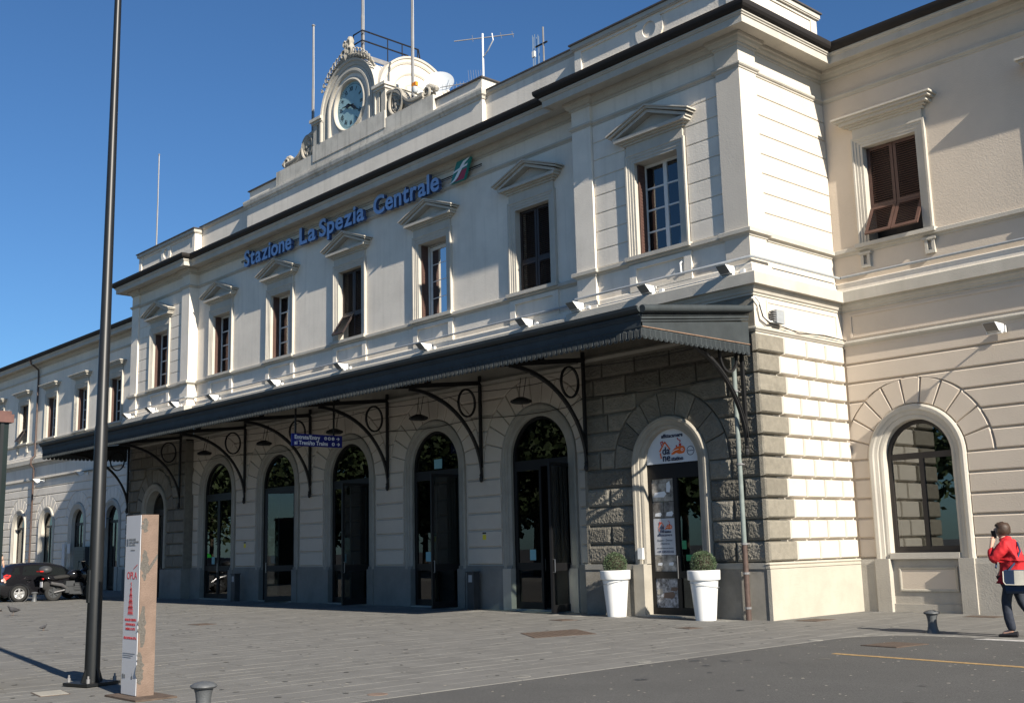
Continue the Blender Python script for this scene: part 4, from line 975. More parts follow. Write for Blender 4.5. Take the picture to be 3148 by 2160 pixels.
# ------------------------------------------------------------------ station name, logo, hanging sign
NS = thing('station_name_sign', (C0, 19.15, 11.58), 'row of blue raised letters spelling the station name beneath the cornice', 'sign')
mb = MB(); mb.tube([(-35.2, 19.20, 11.88), (-21.98, 19.20, 11.88)], .018, 6); mb.tube([(-35.2, 19.20, 11.83), (-21.98, 19.20, 11.83)], .010, 6); mb.obj('mounting_rail', 'iron', NS)
def word(t, x0, x1, z, size):
    """letters of a word fitted between x0 and x1, one mesh each"""
    items = []; pos = 0
    for ch in t:
        me = textmesh(ch, size, .055, .019); xs = [v.co.x for v in me.vertices]; w_ = max(xs)-min(xs); me.transform(Matrix.Translation((-min(xs), 0, 0))); items.append((me, pos)); pos += w_+.045
    k = (x1-x0)/(pos-.045)
    for me, p in items:
        me.materials.append(M['sign_blue']); me.materials.append(M['letter_side'])
        for pl in me.polygons: pl.material_index = 0 if abs(pl.normal.z) > .6 else 1
        add('letter', me, None, NS, mat_front(x0+p*k, 19.13, z, k))
word('Stazione', -34.80, -31.62, 11.585, .80); word('La', -31.12, -30.13, 11.585, .80); word('Spezia', -29.92, -27.38, 11.585, .80); word('Centrale', -26.90, -23.70, 11.585, .80)
LG = thing('logo_sign', (-22.8, 19.15, 11.6), 'slanted green and red logo plate with white letter beside the station name', 'logo sign')
q = [(-23.22, 11.60), (-22.62, 11.60), (-22.33, 12.17), (-22.93, 12.17)]
mb = MB(); mb.prism(q, 19.10, 19.18); mb.obj('plate', 'logo_green', LG)
def at(u, v): return (q[0][0]+(q[1][0]-q[0][0])*u+(q[3][0]-q[0][0])*v, 11.60+.57*v)
mb = MB(); mb.prism([at(.62, .50), at(.97, .52), at(.97, .03), at(.28, .03), at(.45, .12), at(.55, .30)], 19.096, 19.10); mb.obj('red_field', 'logo_red', LG)
mb = MB(); mb.prism([at(0, 0), at(.16, .02), at(.36, .10), at(.50, .26), at(.62, .60), at(.72, .80), at(.98, .99), at(.80, .97), at(.55, .90), at(.44, .72), at(.36, .46), at(.24, .16)], 19.085, 19.094)
mb.prism([at(.02, .44), at(.45, .54), at(.95, .62), at(.97, .72), at(.50, .65), at(.05, .54)], 19.080, 19.0845); mb.obj('letter', 'print_white', LG)
DS = thing('entrance_sign', (-26.2, 16.7, 4.4), 'dark blue hanging sign with white entry and trains directions under the canopy', 'sign')
XS = -26.15
mb = MB(); mb.box(XS-.06, XS, 15.86, 17.46, 4.39, 4.72); mb.obj('panel', 'dirblue', DS)
for yy in (15.98, 17.2): mb = MB(); mb.box(XS-.05, XS-.01, yy-.02, yy+.02, 4.72, 5.78); mb.obj('hanger', 'iron', DS)
for t, y, z, sz in (('Entrata/Entry', 15.93, 4.582, .150), ('ai Treni/to Trains', 15.93, 4.430, .150)): add('lettering', textmesh(t, sz, .001, .0042), 'print_white', DS, mat_plusx(XS+.002, y, z))
for y, z, ch in ((16.92, 4.625, 'G'), (17.04, 4.625, ''), (17.16, 4.625, 'i'), (17.17, 4.475, '')):
    mb = MB(); mb.lathe([(.001, .003), (.046, .003), (.046, 0)], (0, 0, 0), 18, Matrix.Translation((XS, y, z)) @ Matrix.Rotation(PI/2, 4, 'Y')); mb.obj('pictogram', 'print_white', DS)
    mb = MB()
    if ch: add('pictogram', textmesh(ch, .07, .001, .002, 'CENTER'), 'dirblue', DS, mat_plusx(XS+.0045, y, z-.025))
    else: mb.box(XS+.003, XS+.0045, y-.018, y+.018, z-.022, z+.022); mb.obj('pictogram', 'dirblue', DS)
for y, z in ((17.32, 4.625), (17.33, 4.475)):
    mb = MB(); mb.prism([(y-.05, z-.009), (y+.02, z-.009), (y-.01, z-.04), (y+.005, z-.05), (y+.055, z), (y+.005, z+.05), (y-.01, z+.04), (y+.02, z+.009), (y-.05, z+.009)], -(XS+.0005), -(XS+.003), SXP); mb.obj('arrow', 'print_white', DS)
# ------------------------------------------------------------------ guest-house door in the right pavilion
c = PAVC[1]; YR = 19.13
dr = add('guest_house_door', None, None, B, Matrix.Translation((c, YR, 0)))
mb = MB(); mb.prism(rect(c-RS-.01, c+RS+.01, 0.0, ZS+.03), YR, YR+.07, FX, [rect(c-RS+.10, c-.06, .95, 2.95), rect(c+.06, c+RS-.10, .95, 2.95), rect(c-RS+.10, c-.06, .18, .80), rect(c+.06, c+RS-.10, .18, .80)]); mb.obj('door_frame', 'frame_black', dr)
for a, b in ((c-RS+.09, c-.05), (c+.05, c+RS-.09)):
    for z0, z1 in ((.94, 2.96), (.17, .81)): mb = MB(); mb.box(a, b, YR+.03, YR+.036, z0, z1); mb.obj('pane', 'glass', dr)
mb = MB(); mb.tube([(c+.03, YR-.005, .80), (c+.03, YR-.07, .80), (c+.03, YR-.07, 1.28), (c+.03, YR-.005, 1.28)], .013, 6); mb.obj('handle', 'chrome', dr, True)
mb = MB(); mb.box(c-RS-.1, c+RS+.1, 18.86, YR+.2, -.01, .03); mb.obj('threshold', 'surround', dr)
mb = MB(); mb.box(c-1, c+1, 20.4, 20.45, 0, 4.2); mb.box(c-1.0, c-.95, YR+.3, 20.4, 0, 4.2); mb.box(c+.95, c+1, YR+.3, 20.4, 0, 4.2); mb.box(c-1, c+1, YR+.3, 20.45, 4.2, 4.25); mb.obj('room_lining', 'dark', dr)
mb = MB(); mb.box(c+.15, c+.7, YR+.5, YR+.9, 0, .55); mb.obj('desk', 'room', dr)
x0, x1 = c-RS+.09, c-.05; xm = (x0+x1)/2; yq = YR+.024
def sheet(a, b, z0, z1, m, name='poster'): mb = MB(); mb.box(a, b, yq, yq+.004, z0, z1); return mb.obj(name, m, dr)
sheet(x0, x1, 2.46, 2.95, 'photo1'); sheet(x0, xm-.008, 2.10, 2.45, 'photo2'); sheet(xm+.008, x1, 2.10, 2.45, 'photo2')
sheet(x0, x1, 1.30, 2.09, 'panel_white'); sheet(x0, x1, .95, 1.29, 'photo1'); sheet(x0, x1, .18, .80, 'photo3')
# furniture shapes on the bedroom pictures: pale beds, brighter window
for (a, b, z0, z1, m) in ((x0+.05, x1-.22, 2.56, 2.68, 'print_white'), (x1-.22, x1-.10, 2.66, 2.90, 'print_white'), (x0+.06, xm-.06, 2.14, 2.22, 'print_white'), (xm+.06, x1-.05, 2.14, 2.24, 'print_white'), (x0+.08, x0+.22, 1.08, 1.14, 'print_white'), (x1-.24, x1-.10, 1.08, 1.15, 'print_white'), (x0+.2, x1-.1, .38, .52, 'rust'), (x0+.02, x0+.2, .46, .58, 'trim'), (x1-.22, x1-.02, .54, .62, 'rust')):
    mb = MB(); w_ = b-a; h = z1-z0; mb.prism([(a, z0), (a+w_*.8, z0-.01), (b, z0+h*.5), (b-w_*.15, z1), (a+w_*.1, z1-h*.2)], yq-.002, yq); mb.obj('poster_print', m, dr)
def emblem(parent, cx, z0, k, y, raised=.0):
    """house outline, locomotive and the words, k = scale (1 = lunette)"""
    def T(p): return (cx+p[0]*k, z0+p[1]*k)
    def pl(pts, m, dy=0, name='emblem'): mb = MB(); mb.prism([T(p) for p in pts], y-.004-dy-raised, y-dy+.0005, FX); mb.obj(name, m, parent)
    def stroke(pts, wd, m, dy=0):
        for (a, b) in zip(pts[:-1], pts[1:]):
            a, b = Vector(a), Vector(b); n = (b-a).normalized(); n = Vector((-n.y, n.x))*wd/2; pl([a+n, b+n, b-n, a-n], m, dy)
    stroke([(-.40, .16), (-.20, .42), (-.02, .20)], .035, 'print_orange'); stroke([(-.375, .12), (-.35, -.04)], .03, 'print_orange', .001)
    stroke([(-.31, .30), (-.35, .42), (-.27, .44), (-.27, .36)], .025, 'print_red', .0015)
    body = [(.02, .05), (.06, .13), (.14, .21), (.24, .255), (.36, .27), (.42, .26), (.42, .06), (.3, .055), (.2, .09), (.1, .05)]
    pl(body, 'print_orange'); pl(circ(.415, .165, .105, 20), 'print_orange', .003)
    pl(circ(.425, .165, .045, 16), 'print_white', .006); pl(circ(.43, .165, .025, 12), 'print_orange', .008)
    stroke([(.05, .10), (.15, .16), (.30, .185)], .018, 'print_white', .004); pl([(.32, .27), (.38, .27), (.39, .34), (.31, .34)], 'print_red', .001); pl([(.20, .25), (.24, .26), (.235, .30), (.20, .30)], 'print_red', .001)
    stroke([(.34, .37), (.37, .42), (.29, .45), (.26, .50)], .022, 'print_red', .002)
    for t, u, v, s in (('da', -.30, .07, .30), ('ne', -.30, -.12, .30), ('station', .02, -.12, .155)):
        add('lettering', textmesh(t, s*k, .002, .004*k), 'navy', parent, mat_front(cx+u*k, y-.008-raised, z0+v*k))
LS = thing('guest_house_sign', (c, YR, ZS), 'pale half-round sign with house and orange engine logo above the glass door', 'sign')
mb = MB(); mb.prism(archpoly(c, ZS+.03, ZS+.035, RS-.015, 28), YR-.02, YR+.03); mb.obj('panel', 'lunette', LS)
emblem(LS, c-.05, ZS+.17, .78, YR-.021, .006)
add('lettering', textmesh('affittacamere', .115, .002, .004, 'CENTER'), 'navy', LS, mat_front(c, YR-.023, ZS+.59))
mb = MB(); mb.tube([(c+.50+.095*math.cos(2*PI*k/24), YR-.022, ZS+.26+.095*math.sin(2*PI*k/24)) for k in range(24)], .007, 5, True); mb.obj('seal', 'navy', LS)
add('lettering', textmesh('free & free', .036, .001, .001, 'CENTER'), 'navy', LS, mat_front(c+.50, YR-.022, ZS+.25))
emblem(dr, xm, 1.83, .42, yq-.001)
for t, z, s in (('affittacamere', 1.705, .082), ('Rooms - Zimmer', 1.595, .062), ('Chambres', 1.525, .062), ('For reservation and check-in', 1.435, .040), ('+39 3385353103', 1.345, .070)):
    add('lettering', textmesh(t, s, .001, .001, 'CENTER'), 'navy' if s > .065 else 'print_grey', dr, mat_front(xm, yq-.002, z, .98))
for a, b, z0, z1, m in ((c+.10, c+.22, 1.42, 1.60, 'stgreen'), (c+.20, c+.33, 1.17, 1.30, 'stgreen'), (c+.34, c+.46, 1.17, 1.30, 'stgreen'), (c+.30, c+.40, 1.06, 1.14, 'dirblue')): sheet(a, b, z0, z1, m, 'sticker')
mb = MB(); mb.box(c-RS-.13, c-RS+.01, 18.84, 18.90, 1.22, 1.46); o = mb.obj('intercom', 'white'); tag(o, 'small white intercom box on the left jamb of the guest-house door', 'intercom')

# ------------------------------------------------------------------ pipes and conduits on the building
mb = MB(); mb.tube([(PR1-.48, 18.80, 5.30), (PR1-.48, 18.80, 1.50)], .052, 10); P(mb, 'downpipe', 'pipe_green', True)
mb = MB(); mb.tube([(PR1-.48, 18.80, 1.52), (PR1-.48, 18.80, 0)], .058, 10); dp = P(mb, 'downpipe', 'pipe_brown', True, label='brown cast iron lower length of the corner downpipe')
for z in (.24, .92, 1.50, 3.1, 4.6): mb = MB(); mb.lathe([(.06, -.02), (.07, -.02), (.07, .02), (.06, .02)], (PR1-.48, 18.80, z), 10); mb.box(PR1-.49, PR1-.47, 18.80, 18.98, z-.01, z+.01); mb.obj('pipe_clamp', 'zinc', dp)
for x in (PL0-1.15, -63.6, -72.5):
    mb = MB(); mb.tube([(x, YW-.60, 12.58), (x, YW-.58, 12.36), (x, YW-.12, 12.0), (x, YW-.10, 11.5), (x, YW-.10, 7.2), (x, YW-.30, 7.0), (x, YW-.30, 6.7), (x, YW-.13, 6.5), (x, YW-.13, 0)], .055, 8); P(mb, 'downpipe', 'pipe_brown', True)
# conduit along the ledge
mb = MB(); zc_ = 7.36
mb.tube([(PR0, YP-.09, zc_), (PR1+.04, YP-.09, zc_), (PR1+.09, YP-.05, zc_), (PR1+.09, YW-.10, zc_), (PR1+.15, YW-.11, zc_), (XRI, YW-.11, zc_)], .030, 8); P(mb, 'conduit', 'grey_pipe', True)
mb = MB(); mb.tube([(PL1+.06, YP-.09, zc_), (PL1+.06, YM-.12, zc_), (PR0-.06, YM-.12, zc_)], .028, 8); P(mb, 'conduit', 'grey_pipe', True)
mb = MB(); mb.tube([(PL0-.1, YP-.09, zc_-.02), (PL1+.06, YP-.09, zc_)], .028, 8); P(mb, 'conduit', 'grey_pipe', True)
mb = MB(); mb.tube([(-15.1, YPW-.07, 7.40), (-15.1, YPW-.09, 7.62), (-15.1, YPW-.03, 7.66)], .022, 8); P(mb, 'vent_pipe', 'whitepaint', True)
mb = MB()
mb.tube([(PR1+.09, 19.02, 6.35), (PR1+.11, 19.10, 6.1), (PR1+.10, 19.35, 5.98), (PR1+.10, 19.8, 5.97), (PR1+.09, 20.4, 5.90), (PR1+.09, 21.4, 5.96), (PR1+.09, 22.25, 5.93)], .013, 6); P(mb, 'cable', 'iron', True)
mb = MB(); mb.tube([(PR1+.02, 18.86, 6.48), (PR1+.08, 18.92, 6.50), (PR1+.09, 19.05, 6.40), (PR1+.09, 19.12, 6.12), (PR1+.10, 19.35, 6.03), (PR1+.10, 19.6, 6.05)], .020, 6); P(mb, 'cable', 'whitepaint', True)
HB = thing('horn_box', (PR1+.12, 19.66, 6.15), 'small louvred grey alarm box at the sunlit corner above the quoins', 'alarm box')
mb = MB(); mb.box(PR1+.03, PR1+.16, 19.52, 19.80, 6.02, 6.30); mb.obj('casing', 'grey_pipe', HB)
for k in range(5): mb = MB(); mb.box(PR1+.04, PR1+.15, 19.42, 19.53, 6.05+k*.048, 6.075+k*.048); mb.obj('louvre', 'zinc', HB)
mb = MB(); mb.tube([(-63.0, YW-.09, 5.86), (-50, YW-.09, 5.90), (PL0-.1, YW-.09, 5.94)], .016, 6); P(mb, 'cable', 'iron')

# ------------------------------------------------------------------ floodlights
def floodlight(name, loc, label, group, rz=0, arm=False):
    F = thing('floodlight', loc, label, 'floodlight', group, rz)
    Mx = MW[F.as_pointer()]
    if not FL:
        mb = MB(); sec = [(-.24, .19), (.16, .19), (.13, .03), (-.07, .03)]
        mb.prism(sec, -.13, .13, lambda u, v, w: (w, u, v)); FL['housing'] = mb.mesh('housing'); FL['housing'].materials.append(M['whitepaint'])
        mb = MB(); mb.poly([(-.12, -.236, .180), (.12, -.236, .180), (.12, -.078, .036), (-.12, -.078, .036)]); FL['lens'] = mb.mesh('lens'); FL['lens'].materials.append(M['lens'])  # grey-brown sheet over the slanted underside, its shade painted as colour
        mb = MB(); mb.box(-.15, -.135, -.03, .05, .0, .13); mb.box(.135, .15, -.03, .05, .0, .13); mb.box(-.15, .15, -.03, .05, -.012, .0); FL['bracket'] = mb.mesh('bracket'); FL['bracket'].materials.append(M['whitepaint'])
        mb = MB(); mb.box(.30, .40, .03, .10, 0, .075); mb.tube([(.19, .06, .06), (.25, .07, .02), (.31, .07, .05)], .01, 5); FL['junction_box'] = mb.mesh('junction_box'); FL['junction_box'].materials.append(M['whitepaint'])
        mb = MB(); mb.tube([(0, .05, .1), (0, .25, .14), (0, .42, .14)], .02, 6); mb.box(-.06, .06, .38, .43, .06, .2); FL['arm'] = mb.mesh('arm'); FL['arm'].materials.append(M['whitepaint'])
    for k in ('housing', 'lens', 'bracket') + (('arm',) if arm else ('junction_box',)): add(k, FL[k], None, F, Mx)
    return F
FL = {}
LEDY_P, LEDY_M, LZ = 18.80, 19.08, 7.045
where = ['rightmost of the row on the ledge, at the white corner', 'second from the white corner on the ledge, beneath the lace-curtained window', 'at the left corner of the right pavilion on the ledge', 'on the ledge below the right dark closed shutter', 'on the ledge below the window with the blue pane', 'on the ledge below the half-open dark shutter', 'on the ledge under the fourth window from the blue pane rightwards end', 'on the ledge beside the right corner of the left pavilion', 'at the left pavilion corner pilaster on the ledge', 'on the ledge under the left pavilion window', 'leftmost of the row on the ledge']
where[6] = 'on the ledge below the middle white casement window'
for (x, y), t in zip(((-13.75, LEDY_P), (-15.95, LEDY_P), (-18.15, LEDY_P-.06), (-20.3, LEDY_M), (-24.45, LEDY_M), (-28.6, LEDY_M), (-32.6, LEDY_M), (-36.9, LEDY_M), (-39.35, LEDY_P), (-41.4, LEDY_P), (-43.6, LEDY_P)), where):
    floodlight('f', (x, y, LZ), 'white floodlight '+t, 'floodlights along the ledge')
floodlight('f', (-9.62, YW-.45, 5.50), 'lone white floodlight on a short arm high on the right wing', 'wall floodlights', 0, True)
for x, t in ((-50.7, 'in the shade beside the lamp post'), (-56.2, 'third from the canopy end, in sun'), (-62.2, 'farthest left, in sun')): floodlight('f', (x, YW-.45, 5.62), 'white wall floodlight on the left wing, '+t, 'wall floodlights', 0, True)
# lamps under the canopy
for i, x in enumerate(DOORS):
    L_ = thing('canopy_lamp', (x, 18.75, 5.12), 'dark hanging lamp under the canopy over the %s arched door from the right' % ('fifth', 'fourth', 'third', 'second', 'first')[i], 'lamp', 'lamps under the canopy')
    mb = MB(); mb.lathe([(.02, .10), (.10, .09), (.26, .02), (.27, -.03), (.22, -.06), (.01, -.06)], (x, 18.75, 5.12), 8); mb.obj('shade', 'iron', L_)
    mb = MB()
    for s in (-1, 1): mb.tube([(x+s*.08, 18.75, 5.2), (x+s*.10, 18.85, 5.72)], .009, 5)
    mb.obj('chain', 'iron', L_)

# ------------------------------------------------------------------ things on the roof
RL = thing('roof_railing', (C0, 20.8, 17.2), 'thin dark metal guard rail on top of the clock turret', 'railing')
for z in (18.37, 18.02): mb = MB(); mb.tube([(-28.9, 19.72, z), (-28.4, 19.72, z), (-28.4, 22.04 if z > 18.2 else 21.6, z)], .026, 6); mb.obj('rail', 'iron', RL)
for y in (19.72, 20.75, 21.35, 22.0): mb = MB(); mb.tube([(-28.4, y, 16.9), (-28.4, y, 18.37)], .020, 6); mb.obj('post', 'iron', RL)
mb = MB(); mb.tube([(-28.9, 19.72, 17.1), (-28.9, 19.72, 18.37)], .020, 6); mb.obj('post', 'iron', RL)
mb = MB(); mb.tube([(-28.4, 22.04, 18.37), (-28.4, 22.35, 16.8)], .026, 6); mb.obj('brace', 'iron', RL)
mb = MB(); mb.box(-28.42, -28.38, 19.7, 20.9, 17.40, 17.55); mb.obj('toe_board', 'zinc', RL)
def flagpole(x, y, z0, z1, r, label):
    mb = MB(); mb.tube([(x, y, z0), (x, y, z0+(z1-z0)*.45), (x, y, z0+(z1-z0)*.46), (x, y, z1)], [r, r, r*.8, r*.7], 8); F = thing('flagpole', (x, y, z0), label, 'pole', 'poles on the roof')
    mb.obj('shaft', 'zinc', F, True)
    mb = MB(); mb.lathe([(r*1.2, 0), (r*1.3, .03), (.005, .08)], (x, y, z1-.02), 8); mb.obj('finial', 'zinc', F)
    mb = MB(); mb.tube([(x+r+.02, y-.02, z0+.2), (x+r+.05, y-.02, (z0+z1)/2), (x+r*.7, y, z1)], .006, 4); mb.obj('halyard', 'whitepaint', F)
flagpole(-31.0, 19.5, 15.2, 19.45, .05, 'bare grey flagpole left of the clock turret')
flagpole(-28.55, 19.85, 16.9, 21.5, .06, 'bare grey flagpole above the carved crest of the clock')
flagpole(-25.35, 19.45, 14.6, 21.0, .05, 'tall grey flagpole right of the clock beside the dish')
flagpole(-43.4, 19.7, 13.9, 18.35, .035, 'slender white pole on the left pavilion roof')
SD = thing('satellite_dish', (-25.2, 20.4, 15.2), 'white satellite dish behind the right scroll of the clock', 'satellite dish')
DM = Matrix.Translation((-25.45, 20.55, 15.78)) @ Vector((.62, -.62, .40)).to_track_quat('Z', 'Y').to_matrix().to_4x4()
mb = MB(); mb.lathe([(.001, -.10), (.22, -.08), (.38, -.035), (.46, .01), (.47, .02), (.38, -.02), (.25, -.06), (.001, -.085)], (0, 0, 0), 32, DM); mb.obj('reflector', 'bulb', SD, True)
mb = MB(); mb.tube([(-25.6, 20.5, 14.2), (-25.6, 20.5, 15.5)], .03, 8); mb.obj('mast', 'zinc', SD)
mb = MB(); mb.tube([(-25.5, 20.4, 15.1), (-25.1, 19.9, 15.2)], .018, 6); mb.obj('arm', 'zinc', SD)
WL = thing('warning_lamp', (-25.0, 19.25, 14.95), 'small white and orange beacon on the right scroll by the dish', 'beacon')
mb = MB(); mb.lathe([(.06, 0), (.09, .04), (.09, .17), (.05, .2)], (-25.05, 19.3, 14.98), 12); mb.obj('base', 'bulb', WL, True)
for s in (-1, 1): mb = MB(); mb.box(-25.05+s*.055-.045, -25.05+s*.055+.045, 19.25, 19.34, 15.18, 15.30); mb.obj('lens', 'orange', WL)
def yagi(mb, x, y, z, L, n, ex, d, tilt=0.1):
    d = Vector(d).normalized(); mb.tube([(x-d.x*L/2, y-d.y*L/2, z-tilt*L/2), (x+d.x*L/2, y+d.y*L/2, z+tilt*L/2)], .016, 5)
A = thing('tv_antenna', (-23.4, 20.6, 14.5), 'pale mast with two comb-like television aerials right of the clock', 'antenna')
mx, my = -23.42, 20.6
mb = MB(); mb.tube([(mx, my, 14.4), (mx, my, 16.65)], .028, 6); mb.obj('mast', 'whitepaint', A)
mb = MB(); mb.tube([(mx-.56, my-.64, 16.42), (mx+.62, my+.70, 16.62)], .017, 5)
for t in (-.3, .55, .9): mb.tube([(mx+t*.66-.25, my+t*.75+.2, 16.78+.1*t), (mx+t*.66+.25, my+t*.75-.2, 16.28+.1*t)], .008, 4)
mb.obj('upper_aerial', 'zinc', A)
mb = MB(); mb.tube([(mx+.02, my, 15.17), (mx-.85, my-.97, 14.97)], .014, 5)
for k in range(9): xx = .38+.105*k; mb.tube([(mx-xx*.66, my-xx*.75, 15.10-.016*k-.09), (mx-xx*.66, my-xx*.75, 15.10-.016*k+.09)], .007, 4)
for k in range(6): mb.tube([(mx-.30+.05*k, my-.34+.056*k, 15.5), (mx-.28+.05*k, my-.32+.056*k, 15.17)], .005, 4)
mb.obj('lower_aerial', 'zinc', A)
mb = MB(); mb.tube([(mx, my, 15.9), (mx+.25, my-.03, 16.0), (mx+.5, my-.03, 16.25), (mx+.42, my, 16.5)], .018, 5); mb.obj('cable', 'whitepaint', A, True)
A = thing('radio_antenna', (-20.6, 20.4, 14), 'short green-cased radio antenna mast near the right parapet', 'antenna')
mb = MB(); mb.tube([(-20.65, 20.4, 13.9), (-20.65, 20.4, 15.75)], .026, 6); mb.obj('mast', 'zinc', A)
mb = MB(); [mb.tube([(-20.95+.09*math.cos(k*PI/3), 20.4+.09*math.sin(k*PI/3), 14.55), (-20.95+.09*math.cos(k*PI/3), 20.4+.09*math.sin(k*PI/3), 15.6)], .007, 4) for k in range(6)]; mb.obj('cage', 'pipe_green', A)
mb = MB(); mb.box(-21.02, -20.92, 20.3, 20.36, 14.95, 15.12); mb.obj('amplifier', 'whitepaint', A)
for z in (14.65, 15.25): mb = MB(); mb.box(-20.98, -20.5, 20.38, 20.42, z, z+.035); mb.obj('clamp', 'iron', A)

# ------------------------------------------------------------------ lamp post, totem, bollards
LP = thing('lamp_post', (-14.10, 5.74, 0), 'tall black tubular lamp post on a bolted base plate at the left', 'lamp post')
px_, py_ = -14.10, 5.74
mb = MB(); mb.tube([(px_, py_, .03), (px_, py_, 3.2), (px_, py_, 3.22), (px_, py_, 12.5)], [.093, .080, .074, .030], 24); mb.obj('shaft', 'pole', LP, True)
PM = Matrix.Translation((px_, py_, 0)) @ Matrix.Rotation(math.radians(14), 4, 'Z')
mb = MB(); mb.box(-.24, .24, -.24, .24, .012, .045, PM); mb.obj('base_plate', 'pole', LP)
for k in range(4):
    mb = MB(); R_ = PM @ Matrix.Rotation(k*PI/2, 4, 'Z'); mb.prism([(.085, .045), (.155, .045), (.10, .20), (.085, .20)], -.009, .009, lambda u, v, w: tuple(R_ @ Vector((u, w, v)))); mb.obj('gusset', 'pole', LP)
for sx in (-.19, .19):
    for sy in (-.19, .19): mb = MB(); mb.lathe([(.022, 0), (.022, .05), (.012, .05), (.012, .085)], (0, 0, .05), 6, PM @ Matrix.Translation((sx, sy, 0))); mb.obj('bolt', 'zinc', LP)
mb = MB(); mb.box(px_-.035, px_+.035, py_-.098, py_-.07, 1.0, 1.4); mb.obj('access_door', 'pole', LP)
mb = MB(); mb.tube([(px_, py_, 12.4), (px_+.5, py_-.4, 12.55), (px_+1.1, py_-.9, 12.5)], .05, 8); mb.obj('arm', 'pole', LP); mb = MB(); mb.box(px_+.9, px_+1.5, py_-1.3, py_-.75, 12.42, 12.54); mb.obj('lamp_head', 'pole', LP)

TT = thing('info_totem', (-12.49, 5.63, 0), 'slim rusty steel totem with a white printed face beside the lamp post', 'totem')
tx0, tx1, ty0, ty1, th = -12.745, -12.335, 5.53, 5.73, 2.02
mb = MB(); mb.box(tx0, tx1, ty0, ty1, .02, th); mb.obj('column', 'rust', TT)
mb = MB(); mb.box(tx0+.008, tx1-.012, ty0-.006, ty0+.002, .03, th-.004); mb.obj('face_panel', 'panel_white', TT)
mb = MB(); mb.box(-12.84, -12.02, 5.38, 5.86, .003, .022); mb.obj('base_plate', 'rust_dark', TT)
rr = random.Random(3)
for z0, z1, yc in ((1.28, 1.62, 5.58), (.55, 1.0, 5.57), (.15, .5, 5.555), (1.82, 1.98, 5.57)):
    mb = MB(); L = []; R_ = []
    for k in range(13): z = z0+(z1-z0)*k/12; w_ = (.012+.03*math.sin(PI*k/12))*rr.uniform(.6, 1.3); o_ = rr.uniform(-.01, .01); L.append((yc+o_-w_, z)); R_.append((yc+o_+w_, z))
    mb.prism(L+R_[::-1], -tx1-.0015, -tx1, SXP); mb.obj('scrape', 'concrete_scrape', TT)
mb = MB(); mb.prism([(5.575, 1.38), (5.60, 1.40), (5.73, 1.58), (5.73, 1.53), (5.62, 1.36)], -tx1-.0018, -tx1, SXP); mb.obj('scrape', 'concrete_scrape', TT)
fy = ty0-.0075; tc = (tx0+tx1)/2
for t, x, z, s, m, al in (('FONDAZIONE', tx0+.10, 1.735, .030, 'print_grey', 'LEFT'), ('CASSA DI RISPARMIO', tx0+.10, 1.705, .030, 'print_grey', 'LEFT'), ('DELLA SPEZIA', tx0+.10, 1.675, .030, 'print_grey', 'LEFT'), ('www.fondazione.it', tc, 1.62, .016, 'print_grey', 'CENTER'),
                          ('OPLA', tx0+.07, 1.30, .118, 'print_red', 'LEFT'), ('UN SALTO DENTRO', tc, .835, .036, 'print_red', 'CENTER'), ('CHE NON SALTA', tc, .785, .036, 'print_red', 'CENTER'), ('INSIEME A TUTTI', tc, .735, .036, 'print_red', 'CENTER'), ('EDUCATORI IN CITTA', tc, .635, .036, 'print_red', 'CENTER')):
    add('lettering', textmesh(t, s, .0006, .0012 if s < .1 else .0, al), m, TT, mat_front(x, fy, z, .92))
mb = MB(); mb.prism([(tx0+.245, 1.41), (tx0+.345, 1.455), (tx0+.345, 1.465), (tx0+.245, 1.42)], fy-.001, fy); mb.obj('lettering', 'print_red', TT)
for k in range(5): mb = MB(); mb.box(tx0+.035, tx0+.085, fy-.001, fy, 1.675+k*.017, 1.684+k*.017); mb.obj('logo', 'print_grey', TT)
for k in range(3): mb = MB(); mb.box(tx0+.03, tx1-.06-.05*k, fy-.001, fy, .475-.022*k, .480-.022*k); mb.obj('small_print', 'print_grey', TT)
mb = MB(); mb.box(tx0+.03, tx0+.07, fy-.001, fy, .20, .25); mb.box(tx0+.08, tx0+.11, fy-.001, fy, .205, .245); mb.obj('logo', 'print_grey', TT)
mb = MB(); mb.prism(circ(tc+.08, .22, .02, 10)+[(tc+.08, .28)], fy-.001, fy); mb.obj('logo', 'print_grey', TT)
# human pyramid drawing
mb = MB(); cx = tc-.01
rows = [(1.235, 1), (1.17, 2), (1.10, 3), (1.03, 4), (.965, 5)]
def seg(a, b, wd):
    a, b = Vector(a), Vector(b); n = (b-a).normalized(); n = Vector((-n.y, n.x))*wd/2; mb.prism([a+n, b+n, b-n, a-n], fy-.001, fy)
for z, n in rows:
    for k in range(n):
        x = cx+(k-(n-1)/2)*.026; mb.prism(circ(x, z+.022, .009, 8), fy-.001, fy); seg((x, z+.02), (x, z-.02), .007); seg((x, z-.018), (x-.014, z-.062), .006); seg((x, z-.018), (x+.014, z-.062), .006); seg((x-.014, z+.02), (x+.014, z-.005), .004)
mb.obj('drawing', 'print_red', TT)
def bollard(x, y, h, label):
    k = h/.36
    prof = [(.001, .36), (.05, .356), (.10, .345), (.135, .325), (.14, .312), (.125, .298), (.10, .29), (.085, .25), (.076, .19), (.078, .12), (.092, .06), (.112, .02), (.118, 0)]
    Bo = thing('bollard', (x, y, 0), label, 'bollard', 'cast iron bollards'); T = Matrix.Translation((x, y, 0))
    mb = MB(); mb.lathe([(r*.92*k**.5, z*k) for r, z in prof[5:]], (0, 0, 0), 24); add('stem', mb.mesh('stem', True), 'bollard', Bo, T)
    mb = MB(); mb.lathe([(r*.92*k**.5, z*k) for r, z in prof[:6]], (0, 0, 0), 24); add('cap', mb.mesh('cap', True), 'bollard', Bo, T)
